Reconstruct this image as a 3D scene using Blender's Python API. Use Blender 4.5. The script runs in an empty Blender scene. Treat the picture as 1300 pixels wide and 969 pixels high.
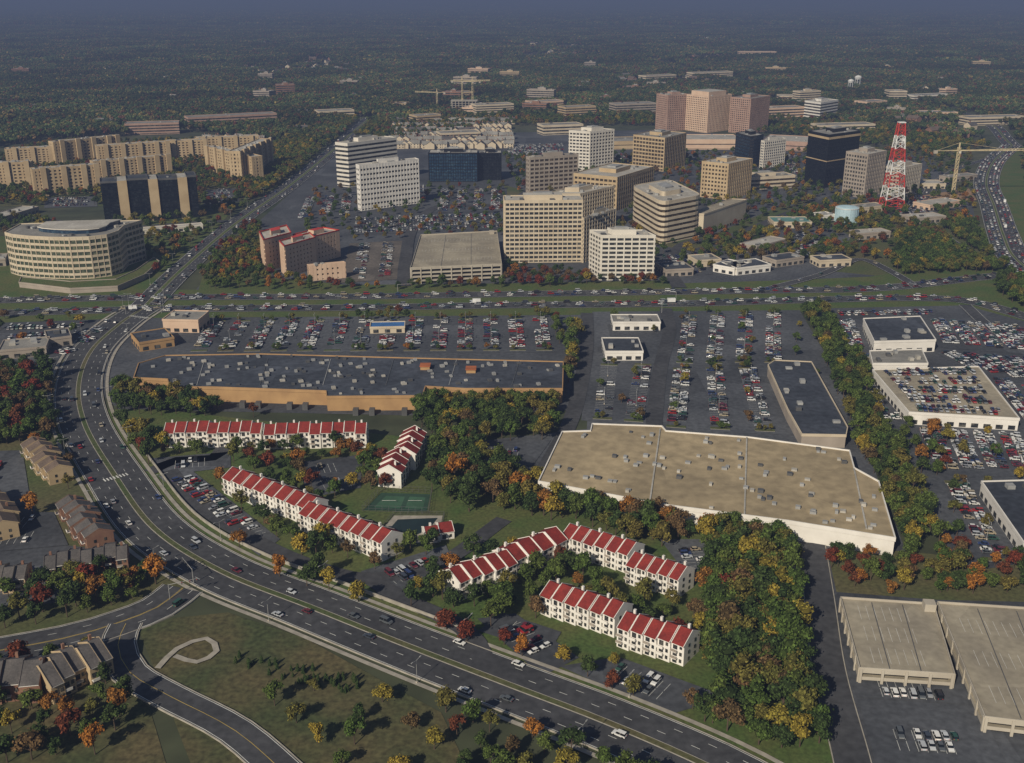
import bpy, math, random
import numpy as np
from mathutils import Vector, noise
random.seed(7)
R=random.Random(11)
H=220.0; F=1350.0; YH=-10.0
TH=math.atan((484.5-YH)/F); CT=math.cos(TH); ST=math.sin(TH)
def G(p,h=0.0):
    s=p[1]-YH
    return ((H-h)*(p[0]-650)/(s*CT), (H-h)*(F/(CT*CT*s)-ST/CT))
def hpx(p,yt):
    X,Y=G(p); k=(yt-484.5)/F
    return H-Y*(ST+k*CT)/(CT-k*ST)
scene=bpy.context.scene
COL=scene.collection
# ---------------------------------------------------------------- materials
M={}
def nt(m):
    m.use_nodes=True
    return m.node_tree.nodes,m.node_tree.links,m.node_tree.nodes['Principled BSDF']
def mat(name,c,rough=.85,c2=None,scale=.15,spec=.3,detail=4,patch=None,fine=None,metal=0):
    m=bpy.data.materials.new(name); n,l,b=nt(m)
    b.inputs['Roughness'].default_value=rough
    b.inputs['Specular IOR Level'].default_value=spec
    b.inputs['Metallic'].default_value=metal
    c2=c2 or tuple(x*.72 for x in c)
    g=n.new('ShaderNodeNewGeometry')
    t=n.new('ShaderNodeTexNoise'); t.inputs['Scale'].default_value=scale; t.inputs['Detail'].default_value=detail
    l.new(g.outputs['Position'],t.inputs['Vector'])
    r=n.new('ShaderNodeMapRange'); r.inputs[1].default_value=.35; r.inputs[2].default_value=.65
    l.new(t.outputs['Fac'],r.inputs[0])
    mx=n.new('ShaderNodeMix'); mx.data_type='RGBA'
    mx.inputs[6].default_value=(*c,1); mx.inputs[7].default_value=(*c2,1)
    l.new(r.outputs[0],mx.inputs[0])
    out=mx.outputs[2]
    if fine:
        t2=n.new('ShaderNodeTexNoise'); t2.inputs['Scale'].default_value=fine[0]; t2.inputs['Detail'].default_value=3
        l.new(g.outputs['Position'],t2.inputs['Vector'])
        r2=n.new('ShaderNodeMapRange'); r2.inputs[1].default_value=.3; r2.inputs[2].default_value=.7
        r2.inputs[3].default_value=1-fine[1]; r2.inputs[4].default_value=1+fine[1]
        l.new(t2.outputs['Fac'],r2.inputs[0])
        mm=n.new('ShaderNodeVectorMath'); mm.operation='SCALE'
        l.new(out,mm.inputs[0]); l.new(r2.outputs[0],mm.inputs['Scale']); out=mm.outputs[0]
    if patch:
        vo=n.new('ShaderNodeTexVoronoi'); vo.distance='CHEBYCHEV'; vo.inputs['Scale'].default_value=patch[0]
        l.new(g.outputs['Position'],vo.inputs['Vector'])
        sp=n.new('ShaderNodeSeparateColor'); l.new(vo.outputs['Color'],sp.inputs[0])
        r3=n.new('ShaderNodeMapRange'); r3.inputs[3].default_value=1-patch[1]; r3.inputs[4].default_value=1+patch[1]
        l.new(sp.outputs[0],r3.inputs[0])
        m3=n.new('ShaderNodeVectorMath'); m3.operation='SCALE'
        l.new(out,m3.inputs[0]); l.new(r3.outputs[0],m3.inputs['Scale']); out=m3.outputs[0]
    l.new(out,b.inputs['Base Color'])
    M[name]=m; return m
mat('asphalt',(.060,.061,.066),.9,(.040,.041,.045),.03,fine=(.35,.25))
mat('lot_asphalt',(.082,.087,.097),.9,(.048,.052,.060),.02,fine=(.4,.25),patch=(.022,.2))
mat('old_asphalt',(.13,.112,.095),.9,(.085,.075,.065),.03,fine=(.4,.25),patch=(.03,.15))
mat('paint',(.7,.7,.66),.7)
mat('paint_yellow',(.5,.36,.09),.7)
mat('sidewalk',(.36,.33,.28),.9,scale=.3)
mat('kerb',(.38,.35,.30),.9,scale=.3)
mat('grass',(.055,.078,.024),.95,(.095,.085,.038),.02,fine=(.6,.3))
mat('lawn',(.055,.092,.022),.95,(.088,.095,.03),.05,fine=(.7,.3))
mat('dry_lawn',(.095,.078,.036),.95,(.05,.062,.024),.04,detail=8,fine=(.5,.4))
mat('ground',(.03,.042,.02),.95,(.08,.08,.045),.004,detail=8,fine=(.05,.3))
mat('concrete',(.44,.40,.33),.85,(.36,.32,.26),.08)
mat('cream',(.56,.48,.36),.85,(.48,.40,.29),.08)
mat('tan_wall',(.47,.36,.22),.85,(.39,.29,.17),.08)
mat('white_wall',(.74,.71,.66),.8,(.64,.61,.56),.12)
mat('office_white',(.66,.62,.55),.8,(.58,.54,.47),.08)
mat('peach',(.60,.44,.32),.85,(.54,.38,.27),.1)
mat('pink_brick',(.40,.27,.21),.85,(.33,.21,.16),.1)
mat('grey_wall',(.35,.30,.25),.85,(.28,.24,.2),.1)
mat('brown_wall',(.42,.26,.12),.85,(.33,.20,.095),.1)
mat('brick',(.25,.14,.09),.85,(.19,.10,.07),.2)
mat('black_wall',(.012,.013,.016),.3,spec=.5)
mat('roof_grey',(.26,.25,.23),.9,(.18,.175,.16),.06,fine=(.5,.15),patch=(.06,.12))
mat('roof_light',(.42,.40,.36),.9,(.33,.31,.27),.06,fine=(.5,.15),patch=(.08,.1))
mat('roof_dark',(.058,.066,.084),.9,(.034,.040,.052),.03,fine=(.3,.3),patch=(.03,.22))
mat('roof_tan',(.36,.285,.175),.9,(.25,.20,.125),.02,detail=9,fine=(.2,.2),patch=(.025,.10))
mat('deck',(.34,.30,.225),.9,(.25,.22,.17),.05,detail=8,fine=(.4,.15),patch=(.05,.1))
mat('roof_red',(.215,.026,.019),.8,(.15,.019,.015),.25,fine=(1.5,.2))
mat('orange_roof',(.42,.13,.05),.8)
mat('shingle',(.11,.10,.095),.9,(.075,.07,.068),.2,fine=(1.5,.2))
mat('shingle_brown',(.15,.11,.085),.9,(.1,.075,.06),.2,fine=(1.5,.2))
mat('metal',(.34,.34,.33),.55,spec=.5)
mat('steel_dark',(.1,.1,.1),.5,spec=.5)
mat('red_paint',(.50,.05,.035),.6)
mat('white_paint',(.72,.72,.70),.6)
mat('tank_blue',(.42,.56,.62),.6,(.36,.5,.56),.2)
mat('teal_roof',(.12,.26,.24),.7)
mat('blue_sign',(.05,.16,.4),.6)
mat('yellow_crane',(.6,.5,.3),.6)
mat('tennis',(.05,.12,.07),.9); mat('court_green',(.03,.07,.045),.9)
mat('pool_cover',(.015,.03,.03),.5)
mat('trunk',(.09,.065,.045),.95)
mat('tyre',(.015,.015,.015),.9)
mat('car_glass',(.01,.012,.015),.15,spec=.6)
mat('earth',(.30,.19,.11),.95,(.22,.14,.08),.05)
def glass(name,c,c2,rough=.12):
    m=bpy.data.materials.new(name); n,l,b=nt(m)
    g=n.new('ShaderNodeNewGeometry'); sn=n.new('ShaderNodeVectorMath'); sn.operation='SNAP'
    sn.inputs[1].default_value=(2.1,2.1,1.9)
    l.new(g.outputs['Position'],sn.inputs[0])
    w=n.new('ShaderNodeTexWhiteNoise'); l.new(sn.outputs[0],w.inputs['Vector'])
    pw=n.new('ShaderNodeMath'); pw.operation='POWER'; pw.inputs[1].default_value=3
    l.new(w.outputs['Value'],pw.inputs[0])
    mx=n.new('ShaderNodeMix'); mx.data_type='RGBA'; mx.inputs[6].default_value=(*c,1); mx.inputs[7].default_value=(*c2,1)
    l.new(pw.outputs[0],mx.inputs[0]); l.new(mx.outputs[2],b.inputs['Base Color'])
    b.inputs['Roughness'].default_value=rough; b.inputs['Specular IOR Level'].default_value=.6
    M[name]=m
glass('glass',(.022,.025,.028),(.12,.115,.10))
glass('glass_black',(.006,.008,.012),(.02,.025,.03))
glass('glass_blue',(.012,.03,.06),(.04,.08,.12))
glass('glass_brown',(.035,.026,.018),(.13,.10,.065))
glass('glass_green',(.05,.065,.045),(.15,.16,.10))
def carpaint():
    m=bpy.data.materials.new('car_paint'); n,l,b=nt(m)
    o=n.new('ShaderNodeObjectInfo'); r=n.new('ShaderNodeValToRGB'); r.color_ramp.interpolation='CONSTANT'
    cs=[(.66,.66,.64),(.42,.44,.46),(.02,.02,.025),(.26,.27,.29),(.28,.02,.02),(.03,.05,.14),(.70,.70,.68),(.03,.08,.06),(.36,.31,.22),(.09,.1,.11),(.12,.02,.03),(.50,.52,.54),(.05,.06,.08),(.72,.71,.68)]
    el=r.color_ramp.elements
    for i,c in enumerate(cs):
        e=el[i] if i<2 else el.new(i/len(cs))
        e.position=i/len(cs); e.color=(*c,1)
    l.new(o.outputs['Random'],r.inputs[0]); l.new(r.outputs[0],b.inputs['Base Color'])
    b.inputs['Roughness'].default_value=.3
    M['car_paint']=m
carpaint()
def leafmat(name,a,b_):
    m=bpy.data.materials.new(name); n,l,b=nt(m)
    o=n.new('ShaderNodeObjectInfo'); mx=n.new('ShaderNodeMix'); mx.data_type='RGBA'
    mx.inputs[6].default_value=(*a,1); mx.inputs[7].default_value=(*b_,1)
    l.new(o.outputs['Random'],mx.inputs[0])
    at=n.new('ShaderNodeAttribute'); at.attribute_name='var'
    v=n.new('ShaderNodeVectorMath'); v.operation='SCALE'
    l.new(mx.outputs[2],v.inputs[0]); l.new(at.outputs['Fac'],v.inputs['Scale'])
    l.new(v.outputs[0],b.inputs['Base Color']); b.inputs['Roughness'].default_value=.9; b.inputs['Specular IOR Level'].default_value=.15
    M[name]=m
leafmat('leaf_green',(.058,.095,.020),(.085,.112,.025))
leafmat('leaf_dark',(.032,.056,.016),(.048,.072,.02))
leafmat('leaf_olive',(.11,.11,.026),(.14,.115,.028))
leafmat('leaf_yellow',(.28,.20,.03),(.20,.165,.028))
leafmat('leaf_orange',(.30,.12,.022),(.21,.10,.024))
leafmat('leaf_red',(.145,.030,.016),(.12,.045,.02))
leafmat('leaf_brown',(.14,.085,.038),(.10,.07,.03))
def forestmat():
    m=bpy.data.materials.new('forest_foliage'); n,l,b=nt(m)
    at=n.new('ShaderNodeAttribute'); at.attribute_name='col'
    o=n.new('ShaderNodeObjectInfo'); r=n.new('ShaderNodeMapRange'); r.inputs[3].default_value=.65; r.inputs[4].default_value=1.35
    l.new(o.outputs['Random'],r.inputs[0])
    g=n.new('ShaderNodeNewGeometry'); t=n.new('ShaderNodeTexNoise'); t.inputs['Scale'].default_value=.0035; t.inputs['Detail'].default_value=4
    l.new(g.outputs['Position'],t.inputs['Vector']); r2=n.new('ShaderNodeMapRange'); r2.inputs[1].default_value=.35; r2.inputs[2].default_value=.65; r2.inputs[3].default_value=.6; r2.inputs[4].default_value=1.6
    l.new(t.outputs['Fac'],r2.inputs[0]); mu=n.new('ShaderNodeMath'); mu.operation='MULTIPLY'; l.new(r.outputs[0],mu.inputs[0]); l.new(r2.outputs[0],mu.inputs[1])
    v=n.new('ShaderNodeVectorMath'); v.operation='SCALE'
    l.new(at.outputs['Color'],v.inputs[0]); l.new(mu.outputs[0],v.inputs['Scale'])
    l.new(v.outputs[0],b.inputs['Base Color']); b.inputs['Roughness'].default_value=.95; b.inputs['Specular IOR Level'].default_value=.1
    M['forest_foliage']=m
forestmat()
# ---------------------------------------------------------------- mesh builder
def area(P): return .5*sum(P[i][0]*P[(i+1)%len(P)][1]-P[(i+1)%len(P)][0]*P[i][1] for i in range(len(P)))
def ccw(P): return list(P) if area(P)>0 else list(P)[::-1]
def outset(P,d):
    n=len(P); o=[]
    for i in range(n):
        a=Vector(P[i-1]); b=Vector(P[i]); c=Vector(P[(i+1)%n])
        e1=(b-a).normalized(); e2=(c-b).normalized()
        n1=Vector((e1.y,-e1.x)); n2=Vector((e2.y,-e2.x)); m=n1+n2
        if m.length<1e-4: m=n1
        m.normalize(); k=d/max(.35,m.dot(n1)); q=b+m*k; o.append((q.x,q.y))
    return o
class MB:
    def __init__(s): s.v=[]; s.f=[]; s.m=[]; s.mats=[]
    def mi(s,k):
        if k not in s.mats: s.mats.append(k)
        return s.mats.index(k)
    def face(s,pts,k):
        i=len(s.v); s.v+= [tuple(p) for p in pts]; s.f.append(list(range(i,i+len(pts)))); s.m.append(s.mi(k))
    def prism(s,P,z0,z1,k,top=None,bottom=True):
        P=ccw(P); n=len(P); i=len(s.v); a=s.mi(k)
        s.v+=[(p[0],p[1],z0) for p in P]+[(p[0],p[1],z1) for p in P]
        for j in range(n):
            s.f.append([i+j,i+(j+1)%n,i+n+(j+1)%n,i+n+j]); s.m.append(a)
        s.f.append([i+n+j for j in range(n)]); s.m.append(s.mi(top or k))
        if bottom: s.f.append([i+n-1-j for j in range(n)]); s.m.append(a)
    def box(s,cx,cy,z0,z1,dx,dy,ang,k,top=None):
        c,sn=math.cos(ang),math.sin(ang)
        s.prism([(cx+c*x-sn*y,cy+sn*x+c*y) for x,y in((-dx/2,-dy/2),(dx/2,-dy/2),(dx/2,dy/2),(-dx/2,dy/2))],z0,z1,k,top)
    def beam(s,p,q,w,k,w2=None,n=4):
        p=Vector(p);q=Vector(q);d=(q-p).normalized(); w2=w if w2 is None else w2
        a=d.cross(Vector((0,0,1)));
        if a.length<.05: a=Vector((1,0,0))
        a.normalize(); b=d.cross(a); i=len(s.v); km=s.mi(k)
        for c,ww in((p,w),(q,w2)):
            for j in range(n):
                t=2*math.pi*(j+.5)/n; s.v.append(tuple(c+(a*math.cos(t)+b*math.sin(t))*ww*.5*(1.41 if n==4 else 1)))
        for j in range(n): s.f.append([i+j,i+(j+1)%n,i+n+(j+1)%n,i+n+j]); s.m.append(km)
        s.f.append([i+n+j for j in range(n)]); s.m.append(km); s.f.append([i+n-1-j for j in range(n)]); s.m.append(km)
    def mesh(s,name,center=True):
        me=bpy.data.meshes.new(name); c=(0,0)
        if center and s.v:
            xs=[v[0] for v in s.v]; ys=[v[1] for v in s.v]; c=((min(xs)+max(xs))/2,(min(ys)+max(ys))/2)
        me.from_pydata([(v[0]-c[0],v[1]-c[1],v[2]) for v in s.v],[],s.f)
        for k in s.mats: me.materials.append(M[k])
        me.polygons.foreach_set('material_index',s.m); me.update()
        return me,c
    def build(s,name):
        me,c=s.mesh(name); o=bpy.data.objects.new(name,me); o.location=(c[0],c[1],0); COL.objects.link(o); return o
def inpoly(x,y,P):
    r=False; j=len(P)-1
    for i in range(len(P)):
        xi,yi=P[i];xj,yj=P[j]
        if (yi>y)!=(yj>y) and x<(xj-xi)*(y-yi)/(yj-yi)+xi: r=not r
        j=i
    return r
FOOT=[]; LOTS=[]; SEG=[]
def regfoot(P,m=3):
    P=outset(ccw(P),m); xs=[p[0] for p in P]; ys=[p[1] for p in P]; FOOT.append((P,min(xs),max(xs),min(ys),max(ys)))
def hit(lst,x,y):
    for P,a,b,c,d in lst:
        if a<x<b and c<y<d and inpoly(x,y,P): return True
    return False
SA=None
def onroad(x,y,m=0):
    global SA
    if SA is None or len(SA)!=len(SEG): SA=np.array(SEG)
    ax,ay,bx,by,w=SA.T; dx=bx-ax;dy=by-ay
    t=np.clip(((x-ax)*dx+(y-ay)*dy)/(dx*dx+dy*dy+1e-9),0,1)
    return bool(np.any(np.hypot(ax+t*dx-x,ay+t*dy-y)<w+m))
# ---------------------------------------------------------------- ground + sheets
mb=MB(); E=62000
mb.face([(-E,-3000,0),(E,-3000,0),(E,E,0),(-E,E,0)],'ground'); mb.build('ground')
ZC=[0.03]
def sheet(name,px,k,z=None,world=False):
    P=ccw(px if world else [G(p) for p in px]); 
    if z is None: z=ZC[0]; ZC[0]+=.006
    mb=MB(); mb.face([(x,y,z) for x,y in P],k); return mb.build(name)
# ---------------------------------------------------------------- roads
def cr(P,step=7):
    P=[Vector(p) for p in P]; Q=[P[0]*2-P[1]]+P+[P[-1]*2-P[-2]]; o=[]
    for i in range(1,len(Q)-2):
        a,b,c,d=Q[i-1:i+3]; n=max(2,int((c-b).length/step))
        for j in range(n):
            t=j/n; o.append(.5*((2*b)+(c-a)*t+(2*a-5*b+4*c-d)*t*t+(3*b-a-3*c+d)*t**3))
    o.append(P[-1]); return o
def norms(p):
    o=[]
    for i in range(len(p)):
        d=(p[min(i+1,len(p)-1)]-p[max(i-1,0)]).normalized(); o.append(Vector((-d.y,d.x)))
    return o
def strip(mb,p,n,a,b,z,k,z2=None):
    z2=z if z2 is None else z2
    for i in range(len(p)-1):
        q=[p[i]+n[i]*a,p[i]+n[i]*b,p[i+1]+n[i+1]*b,p[i+1]+n[i+1]*a]
        mb.face([(q[0].x,q[0].y,z),(q[3].x,q[3].y,z),(q[2].x,q[2].y,z2),(q[1].x,q[1].y,z2)],k)
def raised(mb,p,n,a,b,z0,z1,k,side='kerb'):
    strip(mb,p,n,a,b,z1,k)
    for o in(a,b):
        for i in range(len(p)-1):
            u=p[i]+n[i]*o; w=p[i+1]+n[i+1]*o
            mb.face([(u.x,u.y,z0),(w.x,w.y,z0),(w.x,w.y,z1),(u.x,u.y,z1)],side)
def dashes(mb,p,n,off,z,k,on=3,gap=9,w=.18):
    acc=0
    for i in range(len(p)-1):
        a=p[i]+n[i]*off;b=p[i+1]+n[i+1]*off;L=(b-a).length
        if L<1e-3: continue
        d=(b-a)/L; m=Vector((-d.y,d.x))*w/2; t=-acc
        while t<L:
            s0=max(t,0);s1=min(t+on,L)
            if s1>s0:
                u=a+d*s0;v=a+d*s1
                mb.face([((u-m).x,(u-m).y,z),((v-m).x,(v-m).y,z),((v+m).x,(v+m).y,z),((u+m).x,(u+m).y,z)],k)
            t+=on+gap
        acc=L-(t-(on+gap))
def road(name,px,w,z,k='asphalt',lanes=(),edge=True,median=0,medk='lawn',walk=False,kerb=False,yel=None,world=False):
    p=cr([Vector(q) if world else Vector(G(q)) for q in px]); n=norms(p); mb=MB()
    strip(mb,p,n,-w/2,w/2,z,k)
    ew=.2
    if edge:
        for s in(-1,1): strip(mb,p,n,s*(w/2-.5)-ew/2,s*(w/2-.5)+ew/2,z+.006,'paint')
    for o in lanes: dashes(mb,p,n,o,z+.006,'paint')
    if yel is not None:
        for o in yel: strip(mb,p,n,o-.1,o+.1,z+.006,'paint_yellow')
    if median:
        raised(mb,p,n,-median/2,median/2,z-.02,z+.14,medk)
        for s in(-1,1):
            a,b=sorted((s*(median/2),s*(median/2+.3))); raised(mb,p,n,a,b,z-.02,z+.13,'kerb')
    if kerb or walk:
        for s in(-1,1):
            a,b=sorted((s*w/2,s*(w/2+.35))); raised(mb,p,n,a,b,0,z+.13,'kerb')
    if walk:
        for s in(-1,1):
            a,b=sorted((s*(w/2+2),s*(w/2+3.8))); strip(mb,p,n,a,b,z+.012,'sidewalk')
    mb.build(name)
    for i in range(len(p)-1): SEG.append((p[i].x,p[i].y,p[i+1].x,p[i+1].y,w/2+1.5))
    return p,n
CARS=[]
def traffic(pn,lanes,gap,jit=.6,lo=0,hi=1):
    p,n=pn
    for off,dr in lanes:
        t=R.uniform(0,gap); i0=int(lo*(len(p)-1)); i1=int(hi*(len(p)-1))
        for i in range(i0,i1):
            a=p[i]+n[i]*off;b=p[i+1]+n[i+1]*off;L=(b-a).length
            while t<L:
                q=a+(b-a)*(t/L); y=math.atan2((b-a).y,(b-a).x)+(math.pi if dr<0 else 0)
                CARS.append((q.x,q.y,.3,y,'m')); t+=gap*R.uniform(1-jit,1+jit)+6
            t-=L
# ---------------------------------------------------------------- buildings
def foot3(a,c,d):
    A,C,D=map(Vector,(G(a),G(c),G(d))); B=A+D-C; return [tuple(A),tuple(C),tuple(D),tuple(B)]
def foot2(a,b,dep):
    A,B=Vector(G(a)),Vector(G(b)); e=(B-A).normalized(); n=Vector((-e.y,e.x))*dep
    return [tuple(A),tuple(B),tuple(B+n),tuple(A+n)]
def cen(P): return (sum(p[0] for p in P)/len(P),sum(p[1] for p in P)/len(P))
def scaled(P,s,o=(0,0)):
    c=cen(P); return [(c[0]+(p[0]-c[0])*s+o[0],c[1]+(p[1]-c[1])*s+o[1]) for p in P]
def parapet(mb,P,z,h,t,k):
    P=ccw(P); I=outset(P,-t)
    n=len(P)
    for i in range(n):
        j=(i+1)%n
        mb.prism([P[i],P[j],I[j],I[i]],z,z+h,k)
def roofkit(mb,P,z,n,size=(2,4),k='metal',hh=(1,2.2)):
    Pi=outset(ccw(P),-3); e=Vector(P[1])-Vector(P[0]); ang=math.atan2(e.y,e.x)
    xs=[p[0] for p in P]; ys=[p[1] for p in P]; t=0; got=0
    while got<n and t<n*12:
        t+=1; x=R.uniform(min(xs),max(xs)); y=R.uniform(min(ys),max(ys))
        if inpoly(x,y,Pi):
            got+=1; mb.box(x,y,z-.05,z+R.uniform(*hh),R.uniform(*size),R.uniform(*size),ang,R.choice([k,'roof_light','metal','steel_dark']))
def office(name,P,h,nf,wall,gl='glass',ratio=.45,pier=0,pw=1.0,roof='roof_grey',pent=.4,kit=6,plinth=True,build=True,mb=None,z0=0):
    P=ccw(P); regfoot(P); mb=mb or MB(); fh=(h-z0)/nf
    mb.prism(P,z0,h-.05,gl)
    O=outset(P,.4)
    for i in range(nf):
        a=z0+i*fh+(1-ratio)*fh; b=z0+(i+1)*fh
        if i==nf-1: mb.prism(O,a,h+.2,wall,roof)
        elif ratio>0: mb.prism(O,a,b,wall)
    if plinth: mb.prism(outset(P,.3),z0,z0+.8,wall)
    parapet(mb,outset(P,.43),h-.3,1.3,.5,wall)
    if pier:
        for i in range(len(P)):
            a=Vector(P[i]);b=Vector(P[(i+1)%len(P)]);L=(b-a).length
            if L<pier*.7: continue
            n=max(1,round(L/pier)); e=(b-a)/L; nn=Vector((e.y,-e.x)); ang=math.atan2(e.y,e.x)
            for j in range(n+1):
                q=a+e*min(max(L*j/n,pw/2),L-pw/2)+nn*.25
                mb.box(q.x,q.y,z0,h+.6,pw,.55,ang,wall)
    if pent: 
        Q=scaled(P,pent,(R.uniform(-2,2),R.uniform(-2,2))); mb.prism(Q,h+.1,h+4.5,wall,roof)
        mb.prism(scaled(Q,.5),h+4.4,h+6,'metal')
    roofkit(mb,P,h+.2,kit)
    if build: return mb.build(name)
    return mb
def low(name,P,h,wall,roof,kit=6,win=True,fasc=None):
    P=ccw(P); regfoot(P); mb=MB(); mb.prism(P,0,h,wall,roof); parapet(mb,outset(P,.25),h-.9,1.5,.5,fasc or wall)
    if win:
        for i in range(len(P)):
            a=Vector(P[i]);b=Vector(P[(i+1)%len(P)]);L=(b-a).length
            if L<8: continue
            e=(b-a)/L; nn=Vector((e.y,-e.x)); ang=math.atan2(e.y,e.x); n=int(L/6)
            for j in range(n):
                q=a+e*(L*(j+.5)/n)+nn*.03
                mb.box(q.x,q.y,.6,min(3,h-1.5),3.6,.2,ang,'glass')
    roofkit(mb,P,h,kit); return mb.build(name)
# left office: long block with a gently bowed front facing the crossroads
P=[G(p) for p in[(15,347),(24,350),(45,352.5),(70,354),(95,354.5),(120,353.5),(142,350.5),(156,345),(163,337)]]
P+= [(P[-1][0]+8,P[-1][1]+22),(P[0][0]-2,P[0][1]+34)]
h=hpx((80,355),303); mb=office('x',P,h,7,'cream','glass_green',.40,4.5,.5,'roof_grey',.0,16,build=False)
Q=scaled(P,.6,(4,6)); mb.prism(Q,h+.1,h+3.4,'glass_blue','roof_grey'); mb.prism(outset(ccw(Q),.8),h+3.4,h+4.0,'office_white','roof_light'); mb.build('curved_front_office')
Q=[G(p) for p in[(25,365),(90,373),(150,370),(184,355),(203,338),(196,333),(174,349),(148,361),(90,364),(28,358)]]
low('brick_retaining_terrace',Q,4,'grey_wall','lawn',0,False)
# black office with tan service shafts
mb=MB(); A=Vector(G((134,284)));B=Vector(G((254,276))); e=(B-A).normalized(); nn=Vector((-e.y,e.x)); ang=math.atan2(e.y,e.x); L=(B-A).length; h=hpx((134,284),232)
P=[tuple(A),tuple(B),tuple(B+nn*26),tuple(A+nn*26)]; regfoot(P)
for a,b,dz in((.0,.17,0),(.27,.49,1.5),(.59,.80,0),(.90,1.0,1.5)):
    q=[A+e*L*a,A+e*L*b,A+e*L*b+nn*26,A+e*L*a+nn*26]; q=[tuple(x) for x in q]
    mb.prism(q,0,h+dz,'glass_black','roof_dark')
    for i in range(12): mb.prism(outset(ccw(q),.15),h*(i+.75)/12,h*(i+.93)/12,'black_wall')
    parapet(mb,outset(ccw(q),.3),h+dz-1,2.0,.5,'steel_dark')
for a,b in((.17,.27),(.49,.59),(.80,.90)):
    q=[A+e*(L*a+.05)-nn*1.8,A+e*(L*b-.05)-nn*1.8,A+e*(L*b-.05)+nn*27.5,A+e*(L*a+.05)+nn*27.5]; q=[tuple(x) for x in q]
    mb.prism(q,0,h+1,'tan_wall','roof_light')
roofkit(mb,P,h,5); mb.build('black_glass_office')
low('entrance_canopy',foot2((160,300),(258,292),10),5,'office_white','roof_light',2,True)
# condominium complex
for a,b,yt,dep in[((0,240),(44,238),208,14),((10,214),(72,211),190,14),((46,250),(126,243),216,14),((72,212),(152,203),181,14),((122,233),(216,224),206,14),((126,212),(215,206),186,14),((212,205),(262,203),180,14),((262,215),(322,231),186,14),((308,232),(345,213),193,14),((250,200),(330,197),176,14),((-60,236),(-6,240),207,14)]:
    P=foot2(a,b,dep); h=hpx(a,yt)
    mb=office('x',P,h,8,'tan_wall','glass_brown',.5,5.5,2.6,'roof_light',0,10,build=False)
    A=Vector(P[0]);B=Vector(P[1]);L=(B-A).length;e=(B-A)/L;nn=Vector((e.y,-e.x));an=math.atan2(e.y,e.x)
    for j in range(int(L/22)+1):
        q=A+e*min(L,(j+.5)*22)+nn*1.2; mb.box(q.x,q.y,0,h+2.5,6,3.2,an,'tan_wall','roof_light')
    mb.build('condominium_block')
# offices
office('office_building',foot3((429,236),(444,238),(505,228)),hpx((444,238),183),10,'office_white','glass',.5,0,roof='roof_light')
office('office_building',foot3((455,266),(459,268),(533,258)),hpx((459,268),211),9,'white_wall','glass',.6,4,.8,roof='roof_light',pent=.35)
h=hpx((545,230),194)
office('black_glass_office_block',foot2((545,231),(606,231),28),h,9,'black_wall','glass_blue',.15,3,.3,'roof_light')
office('black_glass_office_block',foot2((606,229),(636,229),24),h*.95,9,'black_wall','glass_black',.15,3,.3,'roof_light')
office('office_building',foot3((668,246),(672,248),(733,243)),hpx((672,248),201),9,'grey_wall','glass_brown',.45,6,1.2)
office('office_tower',foot3((722,216),(748,218),(778,214)),hpx((748,218),168),12,'office_white','glass',.5,5,1.2,'roof_light',.5)
office('office_building',foot3((728,262),(782,268),(828,252)),hpx((782,268),226),7,'tan_wall','glass_brown',.5,5,1.2,'roof_light')
P=foot2((641,334),(738,333),24); hA=hpx((641,334),256)
office('slab_office_tower',P,hA,14,'cream','glass',.42,4.2,.7,'roof_light',.5,8)
office('slab_office_tower',foot3((738,333),(740,334),(780,320)),hpx((740,334),278),11,'cream','glass',.42,4.2,.7,'roof_light',.4,8)
office('slab_office_tower',foot3((690,300),(735,300),(778,288)),hpx((735,300),247),11,'cream','glass',.42,4.2,.7,'roof_light',.4,8)
office('white_office_building',foot3((748,348),(762,356),(829,356)),hpx((762,356),300),10,'office_white','glass',.42,6,1.0,'roof_light',.45,8)
q=[Vector(p) for p in ccw(foot3((800,286),(838,311),(888,300)))]; P=[]
for i in range(4):
    a,b,c=q[i-1],q[i],q[(i+1)%4]; r=.16
    for k in range(5):
        t=k/4; p0=b+(a-b)*r; p1=b+(c-b)*r; P.append(tuple(p0*(1-t)**2+b*2*t*(1-t)+p1*t*t))
office('banded_office_building',P,hpx((840,309),256),8,'cream','glass_brown',.52,0,roof='roof_light',pent=.5,kit=12)
low('parking_garage',foot3((872,299),(892,300),(946,280)),hpx((890,300),272),'cream','deck',3)
office('gold_glass_office',foot3((803,213),(842,218),(869,210)),hpx((842,218),176),9,'tan_wall','glass_brown',.35,5,.8)
h=hpx((850,166),121)
office('hotel_tower',foot3((832,164),(846,167),(872,165)),h,17,'pink_brick','glass',.5,4,1.6)
office('hotel_tower',foot3((925,168),(950,171),(974,166)),h*.97,17,'pink_brick','glass',.5,4,1.6)
mb=office('x',foot3((868,165),(897,169),(926,165)),h*1.0,17,'peach','glass',.5,4,1.8,build=False)
mb.prism(scaled(foot3((868,165),(897,169),(926,165)),.75),h,h+7,'peach','roof_light'); mb.build('hotel_tower')
office('office_tower',foot3((889,250),(922,254),(952,246)),hpx((922,254),209),9,'tan_wall','glass_brown',.5,4,1.6,'roof_light')
office('blue_glass_office',foot3((932,208),(950,214),(966,211)),hpx((950,214),174),10,'black_wall','glass_blue',.2,3,.3)
office('office_building',foot3((964,213),(968,214),(995,210)),hpx((968,214),180),10,'office_white','glass_blue',.45,4,.6)
h=hpx((1046,239),172); P=foot3((1021,232),(1046,239),(1085,232))
mb=office('x',P,h,14,'black_wall','glass_black',.2,3,.3,build=False)
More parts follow.
